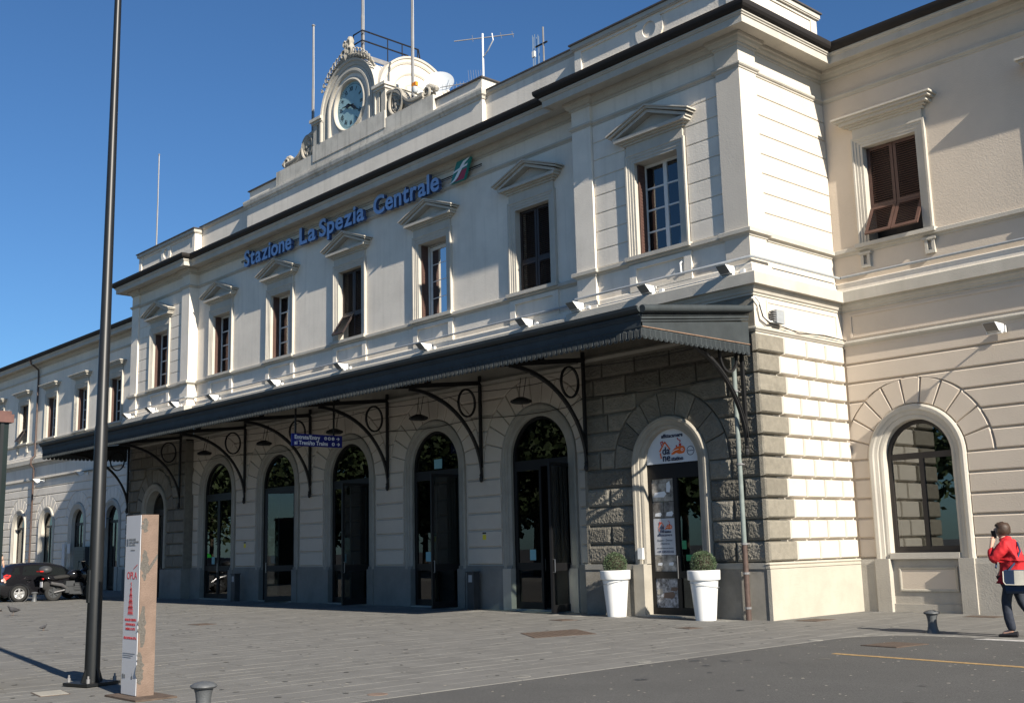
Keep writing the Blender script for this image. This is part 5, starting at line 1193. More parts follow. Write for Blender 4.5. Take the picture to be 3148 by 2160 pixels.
bollard(-10.22, 5.25, .36, 'grey mushroom-capped bollard in the foreground near the totem')
bollard(-9.26, 17.65, .37, 'dark waisted bollard beside the person in the red jacket')
bollard(-43.45, 15.40, .36, 'small grey bollard between the parked car and motorcycle')

# ------------------------------------------------------------------ planters with box balls
def planter(x, y, label, l2, wire, k):
    Pn = thing('planter', (x, y, 0), label, 'planter', 'white planters by the door'); T = Matrix.Translation((x, y, 0))
    mb = MB(); mb.lathe([(.01, .012), (.195, .012), (.205, .0), (.21, .02), (.285, .78), (.29, .80)], (0, 0, 0), 40); add('pot', mb.mesh('pot', True), 'white', Pn, T)
    mb = MB(); mb.lathe([(.29, .795), (.325, .80), (.332, .81), (.335, .985), (.325, .995), (.30, .99), (.29, .95)], (0, 0, 0), 40); add('rim', mb.mesh('rim', True), 'white', Pn, T)
    mb = MB(); mb.lathe([(.30, .93), (.001, .94)], (0, 0, 0), 24); add('soil', mb.mesh('soil'), 'soil', Pn, T)
    mb = MB(); mb.tube([(.300*math.cos(a), .300*math.sin(a), wire+.05*math.sin(a+k)) for a in [2*PI*q/30 for q in range(30)]], .006, 5, True); add('wire_hoop', mb.mesh('wire_hoop'), 'grey_pipe', Pn, T)
    Bx = thing('boxwood_ball', (x, y, .95), l2, 'topiary', 'clipped box balls')
    mb = MB(); mb.tube([(x, y, .93), (x, y, 1.08)], .02, 6); mb.obj('stem', 'bark', Bx)
    mb = MB(); mb.lathe([(.001, -.21), (.12, -.18), (.20, -.05), (.20, .05), (.12, .18), (.001, .21)], (x, y, 1.12), 14); mb.obj('core', 'soil', Bx)
    r = random.Random(k); mb = MB()
    for i in range(5200):
        z = r.uniform(-1, 1); a = r.uniform(0, 2*PI); q = math.sqrt(1-z*z); d = Vector((q*math.cos(a), q*math.sin(a), z)); rr_ = .245+r.gauss(0, .012)
        p = Vector((x, y, 1.12))+d*rr_; t = Vector((r.gauss(0, 1), r.gauss(0, 1), r.gauss(0, 1))); u = t.cross(d).normalized(); v = (d*.5+Vector((r.gauss(0, .6), r.gauss(0, .6), r.gauss(0, .6)))).normalized()
        l, w_ = r.uniform(.016, .026), r.uniform(.007, .011); mb.poly([p, p+v*l*.5+u*w_, p+v*l, p+v*l*.5-u*w_])
    add('foliage', mb.mesh('foliage', recalc=False), 'leaf', Bx, kind='stuff')
planter(-17.02, 18.52, 'white tapered planter left of the guest-house door', 'clipped box ball in the left white planter', .74, 1)
planter(-14.50, 18.42, 'white tapered planter right of the guest-house door, by the downpipe', 'clipped box ball in the right white planter', .70, 4)
# ------------------------------------------------------------------ covers and repairs in the paving
def cover(name, q, m, label, grid=0, cat='manhole cover'):
    Cv = thing(name, (sum(p[0] for p in q)/4, sum(p[1] for p in q)/4, 0), label, cat, 'covers in the ground')
    mp = lambda u, v, w: (u, v, w)
    mb = MB(); mb.prism(q, -.02, .006, mp); mb.obj('frame', 'rust_dark', Cv)
    c = Vector((sum(p[0] for p in q)/4, sum(p[1] for p in q)/4)); P_ = [Vector(p) for p in q]
    if not grid: mb = MB(); mb.prism([c+(p-c)*.92 for p in P_], -.02, .009, mp); mb.obj('plate', m, Cv)
    else:
        mb = MB()
        for i in range(grid):
            for j in range(grid):
                a0, a1, b0, b1 = (i+.12)/grid, (i+.88)/grid, (j+.12)/grid, (j+.88)/grid
                f = lambda a, b: (P_[0]*(1-a)+P_[1]*a)*(1-b)+(P_[3]*(1-a)+P_[2]*a)*b
                mb.prism([f(a0, b0), f(a1, b0), f(a1, b1), f(a0, b1)], .0, .010, mp)
        mb.obj('tread', m, Cv)
cover('manhole_cover', [(-15.40, 14.15), (-14.40, 13.55), (-14.05, 14.75), (-15.15, 15.35)], 'rust_dark', 'large rusty studded manhole cover in front of the open door', 12)
cover('manhole_cover', [(-13.72, 16.50), (-13.32, 16.42), (-13.26, 16.75), (-13.66, 16.82)], 'rust_dark', 'small rusty cover in front of the guest-house door')
cover('manhole_cover', [(-17.6, 17.0), (-17.1, 16.9), (-17.0, 17.3), (-17.5, 17.4)], 'rust_dark', 'small rusty cover between the open door and left planter')
cover('manhole_cover', [(-12.85, 19.05), (-12.35, 19.05), (-12.35, 19.75), (-12.85, 19.75)], 'rust_dark', 'rust-brown cover at the foot of the white corner plinth')
cover('manhole_cover', [(-9.1, 15.15), (-8.5, 15.1), (-8.4, 15.85), (-9.0, 15.9)], 'rust_dark', 'rusty cover set in the asphalt near the right bollard')
cover('manhole_cover', [(-24.3, 12.05), (-23.75, 12.05), (-23.75, 12.5), (-24.3, 12.5)], 'rust_dark', 'small dark cover in the middle of the paving')
cover('repair_patch', [(-13.95, 4.95), (-13.45, 4.88), (-13.42, 5.22), (-13.92, 5.30)], 'surround', 'grey cement patch in the paving before the lamp post', cat='patch')
cover('manhole_cover', [(-10.6, 21.4), (-9.95, 21.4), (-9.95, 21.8), (-10.6, 21.8)], 'rust_dark', 'brown cover against the right wing wall behind the bollard')
for i, (x, y) in enumerate(((-10.40, 7.41), (-10.33, 9.49), (-10.25, 11.62), (-10.15, 15.6))):
    mb = MB(); mb.lathe([(.001, .007), (.10, .008), (.115, .005), (.12, -.02)], (x, y, 0), 20); o = mb.obj('bollard_socket', 'mortar' if i else 'rust'); tag(o, 'pale round socket where a bollard stood, %s along the paving edge' % ('nearest', 'second nearest', 'third', 'farthest')[i], 'socket', 'round sockets along the paving edge')

# ------------------------------------------------------------------ small things on the front
def bin_(x, y, h, label):
    Bn = thing('waste_bin', (x, y, 0), label, 'bin', 'slim bins by the doors')
    mb = MB(); mb.box(x-.13, x+.13, y-.10, y+.10, .0, h); mb.obj('body', 'binmetal', Bn)
    mb = MB(); mb.box(x-.15, x+.15, y-.12, y+.12, h, h+.03); mb.obj('lid', 'binmetal', Bn)
    mb = MB(); mb.box(x-.07, x+.07, y-.105, y-.10, h-.24, h-.06); mb.obj('label_plate', 'grey_pipe', Bn)
bin_(-22.45, 19.02, .93, 'slim dark grey bin between the two rightmost glass doors')
bin_(-34.6, 18.85, .88, 'slim dark grey bin right of the farthest glass door')
for x, t in ((-22.25, 'between the two rightmost doors'), (-34.75, 'on the pier by the farthest door')):
    Nt = thing('notice', (x, 19.27, 1.6), 'small yellow and white notice '+t, 'notice', 'notices on the piers')
    mb = MB(); mb.box(x-.085, x+.085, 19.262, 19.275, 1.62, 1.97); mb.obj('sheet', 'panel_white', Nt)
    mb = MB(); mb.box(x-.07, x+.07, 19.259, 19.262, 1.76, 1.89); mb.obj('symbol', 'yellow', Nt); mb = MB(); mb.box(x-.075, x+.075, 19.259, 19.262, 1.91, 1.95); mb.obj('heading', 'ink', Nt)
NP = thing('no_parking_sign', (-53.2, 21.9, 3.0), 'white no-parking sign with red-ringed disc on the left wing', 'sign')
mb = MB(); mb.box(-53.55, -52.95, 21.93, 21.95, 2.95, 3.95); mb.obj('plate', 'panel_white', NP)
mb = MB(); mb.prism(circ(-53.25, 3.62, .24, 24), 21.922, 21.928); mb.obj('disc', 'print_red', NP); mb = MB(); mb.prism(circ(-53.25, 3.62, .17, 24), 21.915, 21.921); mb.obj('disc', 'dirblue', NP)
mb = MB(); mb.prism([(-53.40, 3.74), (-53.37, 3.77), (-53.10, 3.50), (-53.13, 3.47)], 21.910, 21.914); mb.obj('slash', 'print_red', NP)
mb = MB(); mb.box(-53.5, -53.28, 21.922, 21.93, 3.02, 3.28); mb.obj('symbol', 'dirblue', NP); add('lettering', textmesh('P', .22, .001, .006), 'print_white', NP, mat_front(-53.46, 21.92, 3.06))
add('lettering', textmesh('0-24', .12, .001, .003), 'ink', NP, mat_front(-53.24, 21.925, 3.1))
mb = MB(); mb.tube([(-53.25, 21.96, 3.4), (-53.25, 22.3, 3.4)], .025, 6); mb.obj('bracket', 'zinc', NP)
mb = MB(); mb.box(-42.05, -41.93, 18.80, 18.88, 1.45, 1.75); o = mb.obj('intercom', 'grey_pipe'); tag(o, 'grey box on the shaded wall just right of the totem', 'intercom')
mb = MB(); mb.box(-38.95+.0, -38.85, 18.84, 18.9, 2.4, 2.9); 
AC = thing('vent_cabinet', (-55.6, 22.1, 0), 'dark louvred cabinet against the left wing behind the motorcycle', 'cabinet')
mb = MB(); mb.box(-56.4, -55.0, 21.8, 22.2, .05, 2.1); mb.obj('casing', 'binmetal', AC)
for k in range(12): mb = MB(); mb.box(-56.3, -55.1, 21.78, 21.80, .3+k*.14, .37+k*.14); mb.obj('louvre', 'pole', AC)
for x in (-58.9, -58.2): mb = MB(); mb.box(x, x+.35, 22.15, 22.17, .9 if x < -58.5 else 1.8, 2.3 if x < -58.5 else 2.3); o = mb.obj('wall_poster', 'panel_white'); tag(o, 'pale paper notice on the left wing, %s' % ('tall one behind the motorcycle' if x < -58.5 else 'small square one beside the tall one'), 'notice')

# ------------------------------------------------------------------ people
from mathutils import noise
def skinmesh(name, V, E, m, parent, sub=2, fold=0.):
    me = bpy.data.meshes.new(name); me.from_pydata([v[:3] for v in V], E, []); o = add(name, me, m, parent)
    md = o.modifiers.new('skin', 'SKIN'); md.use_smooth_shade = True
    if not me.skin_vertices:
        bm = bmesh.new(); bm.from_mesh(me); bm.verts.layers.skin.verify(); bm.to_mesh(me); bm.free()
    for i, v in enumerate(V):
        r = v[3]; me.skin_vertices[0].data[i].radius = (r, r) if not isinstance(r, tuple) else r
        me.skin_vertices[0].data[i].use_root = (i == 0)
    s2 = o.modifiers.new('sub', 'SUBSURF'); s2.levels = sub; s2.render_levels = sub
    # bake, then wrinkle the cloth
    dg = bpy.context.evaluated_depsgraph_get(); me2 = bpy.data.meshes.new_from_object(o.evaluated_get(dg)); o.modifiers.clear(); o.data = me2
    if not me2.materials: me2.materials.append(M[m])
    if fold:
        for v in me2.vertices:
            p = v.co; k = noise.noise(Vector((p.x*9, p.y*9, p.z*5)))+.5*noise.noise(Vector((p.x*19, p.y*19, p.z*13+4)))
            v.co = p+v.normal*(fold*k)
    for pl in me2.polygons: pl.use_smooth = True
    return o
def person(x, y, fwd, label, top, legs, hair, phone=True, skirt=False):
    f = Vector((fwd[0], fwd[1], 0)).normalized(); l = Vector((0, 0, 1)).cross(f)
    def W(a, b, z): return tuple(Vector((x, y, 0))+f*a+l*b+Vector((0, 0, z)))
    Pn = thing('person', (x, y, 0), label, 'person')
    Lk = [(.02, .095, .90), (.11, .10, .50), (.04, .10, .10), (.20, .10, .045)]; Rk = [(-.02, -.095, .90), (-.07, -.10, .50), (-.34, -.10, .15), (-.22, -.10, .045)]
    Sl, El, Wl, Hl = (.02, .20, 1.385), (.19, .25, 1.14), (.235, .13, 1.36), (.215, .10, 1.47)
    Sr, Er, Wr, Hr = (.02, -.20, 1.385), (.08, -.25, 1.12), (.22, -.20, .98), (.28, -.18, .93)
    V = [W(0, 0, .95)+(.13,), W(.0, 0, 1.12)+(.125,), W(.03, 0, 1.33)+(.13,), W(.06, 0, 1.46)+(.06,), W(.10, 0, 1.54)+(.06,), W(.125, 0, 1.61)+(.088,), W(.12, 0, 1.68)+(.075,)]
    E_ = [(i, i+1) for i in range(6)]
    def chain(pts, rs, root):
        p = root
        for q, r in zip(pts, rs): V.append(W(*q)+(r,)); E_.append((p, len(V)-1)); p = len(V)-1
        return p
    chain(Lk, (.085, .055, .040, .032), 0); chain(Rk, (.085, .055, .040, .032), 0)
    hl = chain((Sl, El, Wl, Hl), (.055, .042, .028, .034), 2); hr = chain((Sr, Er, Wr, Hr), (.055, .042, .028, .034), 2)
    for hh, up in ((hl, 1), (hr, -1)):
        base = Hl if up > 0 else Hr
        for k in range(4): chain([(base[0]+.012*(k-1.5), base[1]-.012, base[2]+up*.045), (base[0]+.012*(k-1.5)-.01, base[1]-.02, base[2]+up*(.085-.008*abs(k-1.5)))], (.009, .007), hh)
        chain([(base[0]-.03, base[1]-.02, base[2]+up*.025), (base[0]-.035, base[1]-.03, base[2]+up*.05)], (.010, .008), hh)
    V.append(W(.212, 0, 1.60)+(.018,)); E_.append((5, len(V)-1))
    skinmesh('body', V, E_, 'skin', Pn)
    # jacket: torso to hips plus sleeves
    V = [W(.0, 0, .98)+((.20, .17),), W(-.015, 0, 1.14)+((.195, .165),), W(.005, 0, 1.32)+((.19, .16),), W(.045, 0, 1.455)+(.105,), W(.065, 0, 1.53)+(.085,), W(.02, 0, .80)+((.215, .18),)]; E_ = [(0, 1), (1, 2), (2, 3), (3, 4), (0, 5)]
    chain((Sl, El, Wl), (.098, .085, .058), 2); chain((Sr, Er, Wr), (.098, .085, .058), 2)
    skinmesh('jacket', V, E_, top, Pn, 3, .020)
    V = [W(0, 0, .90)+(.15,)]; E_ = []
    chain(((.02, .095, .82), (.11, .10, .50), (.045, .10, .075)), (.100, .076, .068), 0); chain(((-.02, -.095, .82), (-.07, -.10, .50), (-.34, -.10, .16)), (.100, .076, .062), 0)
    skinmesh('trousers', V, E_, legs, Pn, 3, .010)
    for a, b, z, ta in ((.04, .10, .045, 0), (-.34, -.10, .06, .25)):
        sh = MB(); rings = []
        for t in range(7):
            q = t/6; px2 = a-.07+q*.28; wd = .038+.014*math.sin(q*PI); hh = (.095-.05*q)
            rings.append([W(px2, b+wd*math.cos(k*PI/4), max(.0, z-.045+ta*(.12-q*.28)*.5*(ta > 0))+hh*.5+hh*.5*math.sin(k*PI/4)) for k in range(8)])
        sh.loft(rings); sh.obj('shoe', 'shoe', Pn, True)
    hm = MB(); r = random.Random(5)
    rings = []
    for j in range(8):
        ph = PI*(.02+.72*j/7); rr = .118*math.sin(ph)**.7 if j else .01
        rings.append([W(.10+rr*math.cos(k*2*PI/14)*1.08*(1 if math.cos(k*2*PI/14) < .45 or j < 4 else .62)-.015, rr*math.sin(k*2*PI/14), 1.635+.115*math.cos(ph)) for k in range(14)])
    hm.loft(rings); me = hm.mesh('hair', True); jitter(me, .004, 3); add('hair', me, hair, Pn)
    if phone:
        mb = MB(); Mx = Matrix.Translation(W(.185, .10, 1.56)) @ Matrix.Rotation(.3, 4, 'X'); mb.box(-.035, .035, -.006, .006, -.06, .06, Mx); o = mb.obj('phone', 'ink'); tag(o, 'dark mobile phone held to the ear of the red-jacketed person', 'phone')
    return Pn, W
Pn, W = person(-7.86, 17.62, (-1, -.12), 'person in a red jacket walking left with a phone at the ear', 'red', 'jeans', 'hair')
def ribbon3(name, pts, wd, m, parent):
    mb = MB(); mb.tube(pts, wd, 6); return mb.obj(name, m, parent, True)
Bg = thing('shoulder_bag', W(-.12, .22, .75), 'navy and cream shoulder bag hanging at the red-jacketed person\'s hip', 'bag')
def bagpt(u, v, w_): return W(-.14-.30+u, .235+w_, v)
mb = MB(); rings = []
for k in range(9):
    q = k/8; u = q*.50-.02; th = .035+.035*math.sin(PI*q)
    rings.append([bagpt(u, .66, -th*.6), bagpt(u, .70, th*.6), bagpt(u, .88, th*.8), bagpt(u, 1.00, th*.4), bagpt(u, 1.02, -th*.4), bagpt(u, .85, -th*.8)])
mb.loft(rings); mb.obj('body', 'bagblue', Bg, True)
for u0, u1, m in ((.02, .17, 'bagblue'), (.172, .318, 'bagcream'), (.32, .48, 'bagblue')):
    mb = MB(); n = 6
    mb.loft([[bagpt(u0+(u1-u0)*t/n, 1.01-.0*t, .045+.02*math.sin(PI*(u0+(u1-u0)*t/n)/.5)), bagpt(u0+(u1-u0)*t/n, .80, .075+.02*math.sin(PI*(u0+(u1-u0)*t/n)/.5)), bagpt(u0+(u1-u0)*t/n, .80, .065), bagpt(u0+(u1-u0)*t/n, 1.01, .03)] for t in range(n+1)]); mb.obj('flap', m, Bg)
ribbon3('piping', [bagpt(.02, 1.0, .07), bagpt(.02, .85, .085), bagpt(.05, .80, .09), bagpt(.25, .795, .10), bagpt(.45, .80, .09), bagpt(.48, .84, .085), bagpt(.48, 1.0, .07)], .007, 'bagcream', Bg)
ribbon3('strap', [W(-.02, .24, 1.0), W(-.13, .16, 1.15), W(-.17, .06, 1.30), W(-.10, -.08, 1.42), W(.0, -.14, 1.46), W(.12, -.10, 1.36), W(.19, .05, 1.20), W(.17, .2, 1.05)], .016, 'bagblue', Bg)
person(-36.60, 11.76, (.25, 1), 'passer-by at the left edge, only a pale trouser leg and black shoe showing', 'bagblue', 'curtain', 'hair', False)
# face at a left wing window
WP = thing('person', (-57.2, 22.7, 8.2), 'person looking out of a left wing window', 'person')
skinmesh('body', [(-57.2, 22.62, 8.75, .16), (-57.2, 22.60, 9.05, .15), (-57.18, 22.56, 9.22, .06), (-57.16, 22.52, 9.34, .10), (-57.16, 22.52, 9.44, .085)], [(0, 1), (1, 2), (2, 3), (3, 4)], 'skin', WP, 1)
mb = MB(); mb.lathe([(.17, -.25), (.185, 0), (.10, .14), (.08, .16)], (-57.2, 22.61, 9.0), 12); mb.obj('shirt', 'jeans', WP, True)
mb = MB(); mb.lathe([(.105, -.04), (.115, .03), (.09, .09), (.01, .12)], (-57.16, 22.54, 9.42), 12); mb.obj('hair', 'hair', WP, True)

# ------------------------------------------------------------------ pigeon
def pigeon(x, y, rz, label, k=1.0):
    T = Matrix.Translation((x, y, 0)) @ Matrix.Rotation(rz, 4, 'Z') @ Matrix.Scale(k, 4); Pg = thing('pigeon', (x, y, 0), label, 'pigeon', 'pigeons on the paving')
    def tr(p): return tuple(T @ Vector(p))
    prof = [(-.22, .13, .004), (-.17, .135, .022), (-.10, .14, .045), (-.02, .145, .062), (.06, .155, .060), (.10, .18, .042), (.12, .21, .030), (.135, .235, .030), (.155, .243, .022), (.175, .238, .006)]
    mb = MB(); mb.loft([[tr((a, r*math.cos(t*PI/5)*.9, z+r*math.sin(t*PI/5))) for t in range(10)] for a, z, r in prof]); mb.obj('body', 'pigeon', Pg, True)
    for s in (-1, 1):
        mb = MB(); mb.loft([[tr((a, s*(.045+b), z+h)) for h in (-w_, 0, w_)] for a, b, z, w_ in ((.05, .012, .16, .01), (.0, .018, .155, .03), (-.10, .008, .145, .025), (-.20, -.03, .135, .006))], False); mb.obj('wing', 'pigeon', Pg)
        mb = MB(); mb.tube([tr((.0, s*.025, .10)), tr((.0, s*.025, .01)), tr((.03, s*.03, .004))], .005, 5); mb.obj('leg', 'rust', Pg)
pigeon(-33.2, 11.2, -1.2, 'grey pigeon on the paving at the far left', 1.15)
pigeon(-25.6, 9.3, 1.9, 'small dark pigeon sitting on the paving behind the lamp post', .55)

# ------------------------------------------------------------------ car and motorcycle
def wheel(parent, x, y, r, w_, spokes=5, name='wheel', rm='alloy'):
    Wn = add(name, None, None, parent, Matrix.Translation((x, y, r))); R_ = Matrix.Rotation(PI/2, 4, 'Y')
    mb = MB(); mb.lathe([(r*.66, -w_/2), (r*.9, -w_/2), (r, -w_*.32), (r, w_*.32), (r*.9, w_/2), (r*.66, w_/2)], (x, y, r), 28, R_, False); mb.obj('tyre', 'tyre', Wn, True)
    mb = MB(); mb.lathe([(r*.68, -w_*.3), (r*.68, w_*.42), (r*.60, w_*.44), (r*.58, w_*.2), (r*.2, w_*.15), (.01, w_*.15)], (x, y, r), 28, R_)
    for k in range(spokes):
        A_ = Matrix.Translation((x+w_*.30, y, r)) @ Matrix.Rotation(2*PI*k/spokes, 4, 'X'); mb.box(-.02, w_*.12, -r*.10, r*.10, 0, r*.62, A_)
    mb.lathe([(r*.16, 0), (r*.15, w_*.46), (.01, w_*.48)], (x, y, r), 14, R_); mb.obj('rim', rm, Wn)
CX, CYb = -44.72, 14.15
Car = thing('parked_car', (CX, 16.1, 0), 'black hatchback parked nose to the station, red tail lamp showing', 'car')
st = [(0.0, .66, .60, .60, .62), (.05, .80, .80, .66, .84), (.14, .83, .93, .66, .98), (.40, .85, .96, .60, 1.31), (.75, .86, .95, .60, 1.40), (1.4, .86, .93, .60, 1.44), (2.0, .86, .92, .59, 1.42), (2.5, .86, .91, .58, 1.30), (2.95, .85, .90, .62, 1.02), (3.2, .84, .88, .60, .93), (3.6, .80, .78, .58, .82), (3.88, .72, .62, .55, .66), (3.95, .6, .5, .5, .55)]
def ring(s, off=0):
    y, w_, zb, wr, zr = s; zl = .22 if .3 < y < 3.7 else .30
    half = [(w_*.90, zl), (w_*.985, .40), (w_, .62), (w_*.97, zb), (wr+.05, (zr-.10) if zr-zb > .2 else (zb+zr)/2), (wr-.06, zr-.015), (wr*.5, zr)]
    return [(CX+a, CYb+y, z) for a, z in half]+[(CX-a, CYb+y, z) for a, z in half[::-1]]
mb = MB(); mb.loft([ring(s) for s in st]); me = mb.mesh('body', True); add('body', me, 'carpaint', Car)
def sidept(y, t, off=.006):
    """point on the +X glasshouse: t 0 = belt, 1 = roof edge"""
    for a, b in zip(st[:-1], st[1:]):
        if a[0] <= y <= b[0]:
            q = (y-a[0])/(b[0]-a[0]); w_, zb, wr, zr = [a[i]+(b[i]-a[i])*q for i in (1, 2, 3, 4)]
            x0, z0, x1, z1 = w_*.97, zb, wr+.05, zr-.10
            return (CX+x0+(x1-x0)*t+off, CYb+y, z0+(z1-z0)*t+.0)
for ys in ((.55, .85, .12, .9), (.92, 1.75, .06, .95), (1.83, 2.60, .06, .95)):
    ya, yb, t0, t1 = ys; mb = MB(); n = 6; L = [sidept(ya+(yb-ya)*k/n, t0) for k in range(n+1)]; U = [sidept(ya+(yb-ya)*k/n+(.0 if k > 0 else .10), t1) for k in range(n+1)]
    for k in range(n): mb.poly([L[k], L[k+1], U[k+1], U[k]])
    mb.obj('side_window', 'carglass', Car)
mb = MB(); mb.poly([(CX-.55, CYb+.145, 1.0), (CX+.55, CYb+.145, 1.0), (CX+.50, CYb+.385, 1.28), (CX-.50, CYb+.385, 1.28)]); mb.obj('rear_window', 'carglass', Car)
for s in (-1, 1):
    mb = MB(); tl = [(.66, .06, .80), (.80, .055, .82), (.845, .20, .80), (.845, .42, .93), (.80, .36, 1.06), (.70, .17, 1.03)]
    if s > 0:
        pts_ = [(CX+.845, CYb+.13, .74), (CX+.865, CYb+.32, .80), (CX+.865, CYb+.50, .93), sidept(.52, .12, .012), sidept(.36, .30, .012), sidept(.22, .12, .012)]
        mb.poly(pts_); mb.poly([(CX+.60, CYb+.085, .84), (CX+.805, CYb+.10, .84), (CX+.80, CYb+.18, .98), (CX+.62, CYb+.16, .99)])
    else: mb.poly([(CX-.60, CYb+.085, .84), (CX-.805, CYb+.10, .84), (CX-.80, CYb+.18, .98), (CX-.62, CYb+.16, .99)])
    mb.obj('tail_lamp', 'tail', Car)
mb = MB(); mb.box(CX+.55, CX+.78, CYb-.012, CYb+.05, .42, .47); mb.obj('reflector', 'tail', Car)
mb = MB(); mb.box(CX-.27, CX+.27, CYb-.012, CYb+.01, .52, .63); mb.obj('number_plate', 'panel_white', Car)
for y in (.83, 3.28):
    wheel(Car, CX+.80, CYb+y, .30, .19); mb = MB(); mb.lathe([(.345, -.10), (.345, .105), (.37, .110)], (CX+.755, CYb+y, .30), 24, Matrix.Rotation(PI/2, 4, 'Y'), False); mb.obj('wheel_arch', 'ink', Car); wheel(Car, CX-.74, CYb+y, .30, .19)
mb = MB(); mb.tube([(CX+.875, CYb+1.05, .80), (CX+.895, CYb+1.15, .80), (CX+.875, CYb+1.25, .80)], .012, 5); mb.obj('door_handle', 'carpaint', Car)
mb = MB(); mb.box(CX+.84, CX+1.02, CYb+2.55, CYb+2.67, .93, 1.07); mb.obj('wing_mirror', 'carpaint', Car)

MX, MY0 = -43.15, 15.97
Mo = thing('motorcycle', (MX, 16.6, 0), 'black touring motorcycle with top box parked beside the black car', 'motorcycle')
wheel(Mo, MX, MY0, .31, .15, 6, rm='binmetal'); wheel(Mo, MX-.02, MY0+1.46, .31, .12, 6, rm='binmetal')
def mt(name, m, pts, r, n=8): mb = MB(); mb.tube([(MX+a, MY0+b, c_) for a, b, c_ in pts], r, n); return mb.obj(name, m, Mo, True)
mt('fork', 'chrome', [(.09, 1.46, .31), (.09, 1.12, 1.02)], .03); mt('fork', 'chrome', [(-.09, 1.46, .31), (-.09, 1.12, 1.02)], .03)
mt('swing_arm', 'chrome', [(.09, 0, .31), (.09, .55, .42)], .035)
mt('exhaust', 'chrome', [(.17, -.16, .66), (.18, .25, .58), (.16, .55, .40), (.12, .9, .32)], [.06, .065, .035, .03])
def ell(name, m, c_, r, rot=0): mb = MB(); mb.lathe([(math.sin(PI*k/10), -math.cos(PI*k/10)) for k in range(11)], (0, 0, 0), 16, Matrix.Translation((MX+c_[0], MY0+c_[1], c_[2])) @ Matrix.Rotation(rot, 4, 'X') @ Matrix.Diagonal((*r, 1))); return mb.obj(name, m, Mo, True)
ell('fuel_tank', 'carpaint', (0, .78, .96), (.19, .30, .17), .1); ell('seat', 'tyre', (0, .26, .86), (.17, .38, .09), .08); ell('fairing', 'carpaint', (0, 1.18, .93), (.24, .24, .26), .4); ell('tail_unit', 'carpaint', (0, -.08, .82), (.13, .30, .08), -.15)
ell('top_box', 'binmetal', (0, -.32, 1.14), (.27, .24, .16), 0); mb = MB(); mb.box(MX-.20, MX+.20, MY0-.575, MY0-.45, 1.08, 1.12); mb.obj('box_band', 'tail', Mo)
mb = MB()
for dx, dy, dz, a, b, c_ in ((.0, .62, .45, .20, .24, .16), (.04, .85, .42, .18, .18, .20), (.06, .55, .62, .16, .16, .10), (.1, .72, .30, .14, .2, .06)): mb.box(MX+dx-a, MX+dx+a, MY0+dy-b, MY0+dy+b, dz-c_, dz+c_)
for k in range(5): mb.box(MX-.22, MX+.24, MY0+.70, MY0+.98, .34+k*.07, .365+k*.07)
mb.obj('engine', 'binmetal', Mo)
mb = MB(); mb.prism([(MY0+1.18, 1.08), (MY0+1.36, 1.06), (MY0+1.10, 1.44), (MY0+1.06, 1.42)], -(MX+.16), -(MX-.16), SXP); mb.obj('windscreen', 'carglass', Mo)
mt('handlebar', 'ink', [(.38, .92, 1.10), (.22, 1.04, 1.08), (-.22, 1.04, 1.08), (-.38, .92, 1.10)], .018)
for s in (-1, 1): mt('mirror_stem', 'ink', [(s*.3, 1.0, 1.1), (s*.36, 1.06, 1.38)], .010, 5); ell('mirror', 'ink', (s*.37, 1.06, 1.42), (.07, .025, .045))
mb = MB(); mb.box(MX-.10, MX+.10, MY0-.46, MY0-.44, .52, .72, None); mb.obj('number_plate', 'panel_white', Mo); ell('tail_lamp', 'tail', (0, -.40, .82), (.09, .03, .035)); ell('rear_mudguard', 'tyre', (0, -.26, .55), (.08, .16, .18), .5)

# ------------------------------------------------------------------ kiosk corner at the left edge
Kk = thing('kiosk', (-15.2, 3.6, 0), 'dark green kiosk with red-brown roof edge at the left border', 'kiosk')
kx, ky = -14.17, 4.62
mb = MB(); mb.box(kx-2.0, kx, ky-2.0, ky, 0, 3.20); mb.obj('wall', 'kiosk', Kk)
mb = MB(); mb.box(kx-2.04, kx+.04, ky-2.04, ky+.045, 3.20, 3.30); mb.box(kx-2.02, kx+.02, ky-2.02, ky+.02, 3.30, 3.34); mb.obj('roof', 'kiosktop', Kk)
for k in range(4): mb = MB(); mb.box(kx, kx+.015, ky-.06-.5*k-.04, ky-.06-.5*k, .0, 3.2); mb.obj('mullion', 'pole', Kk)

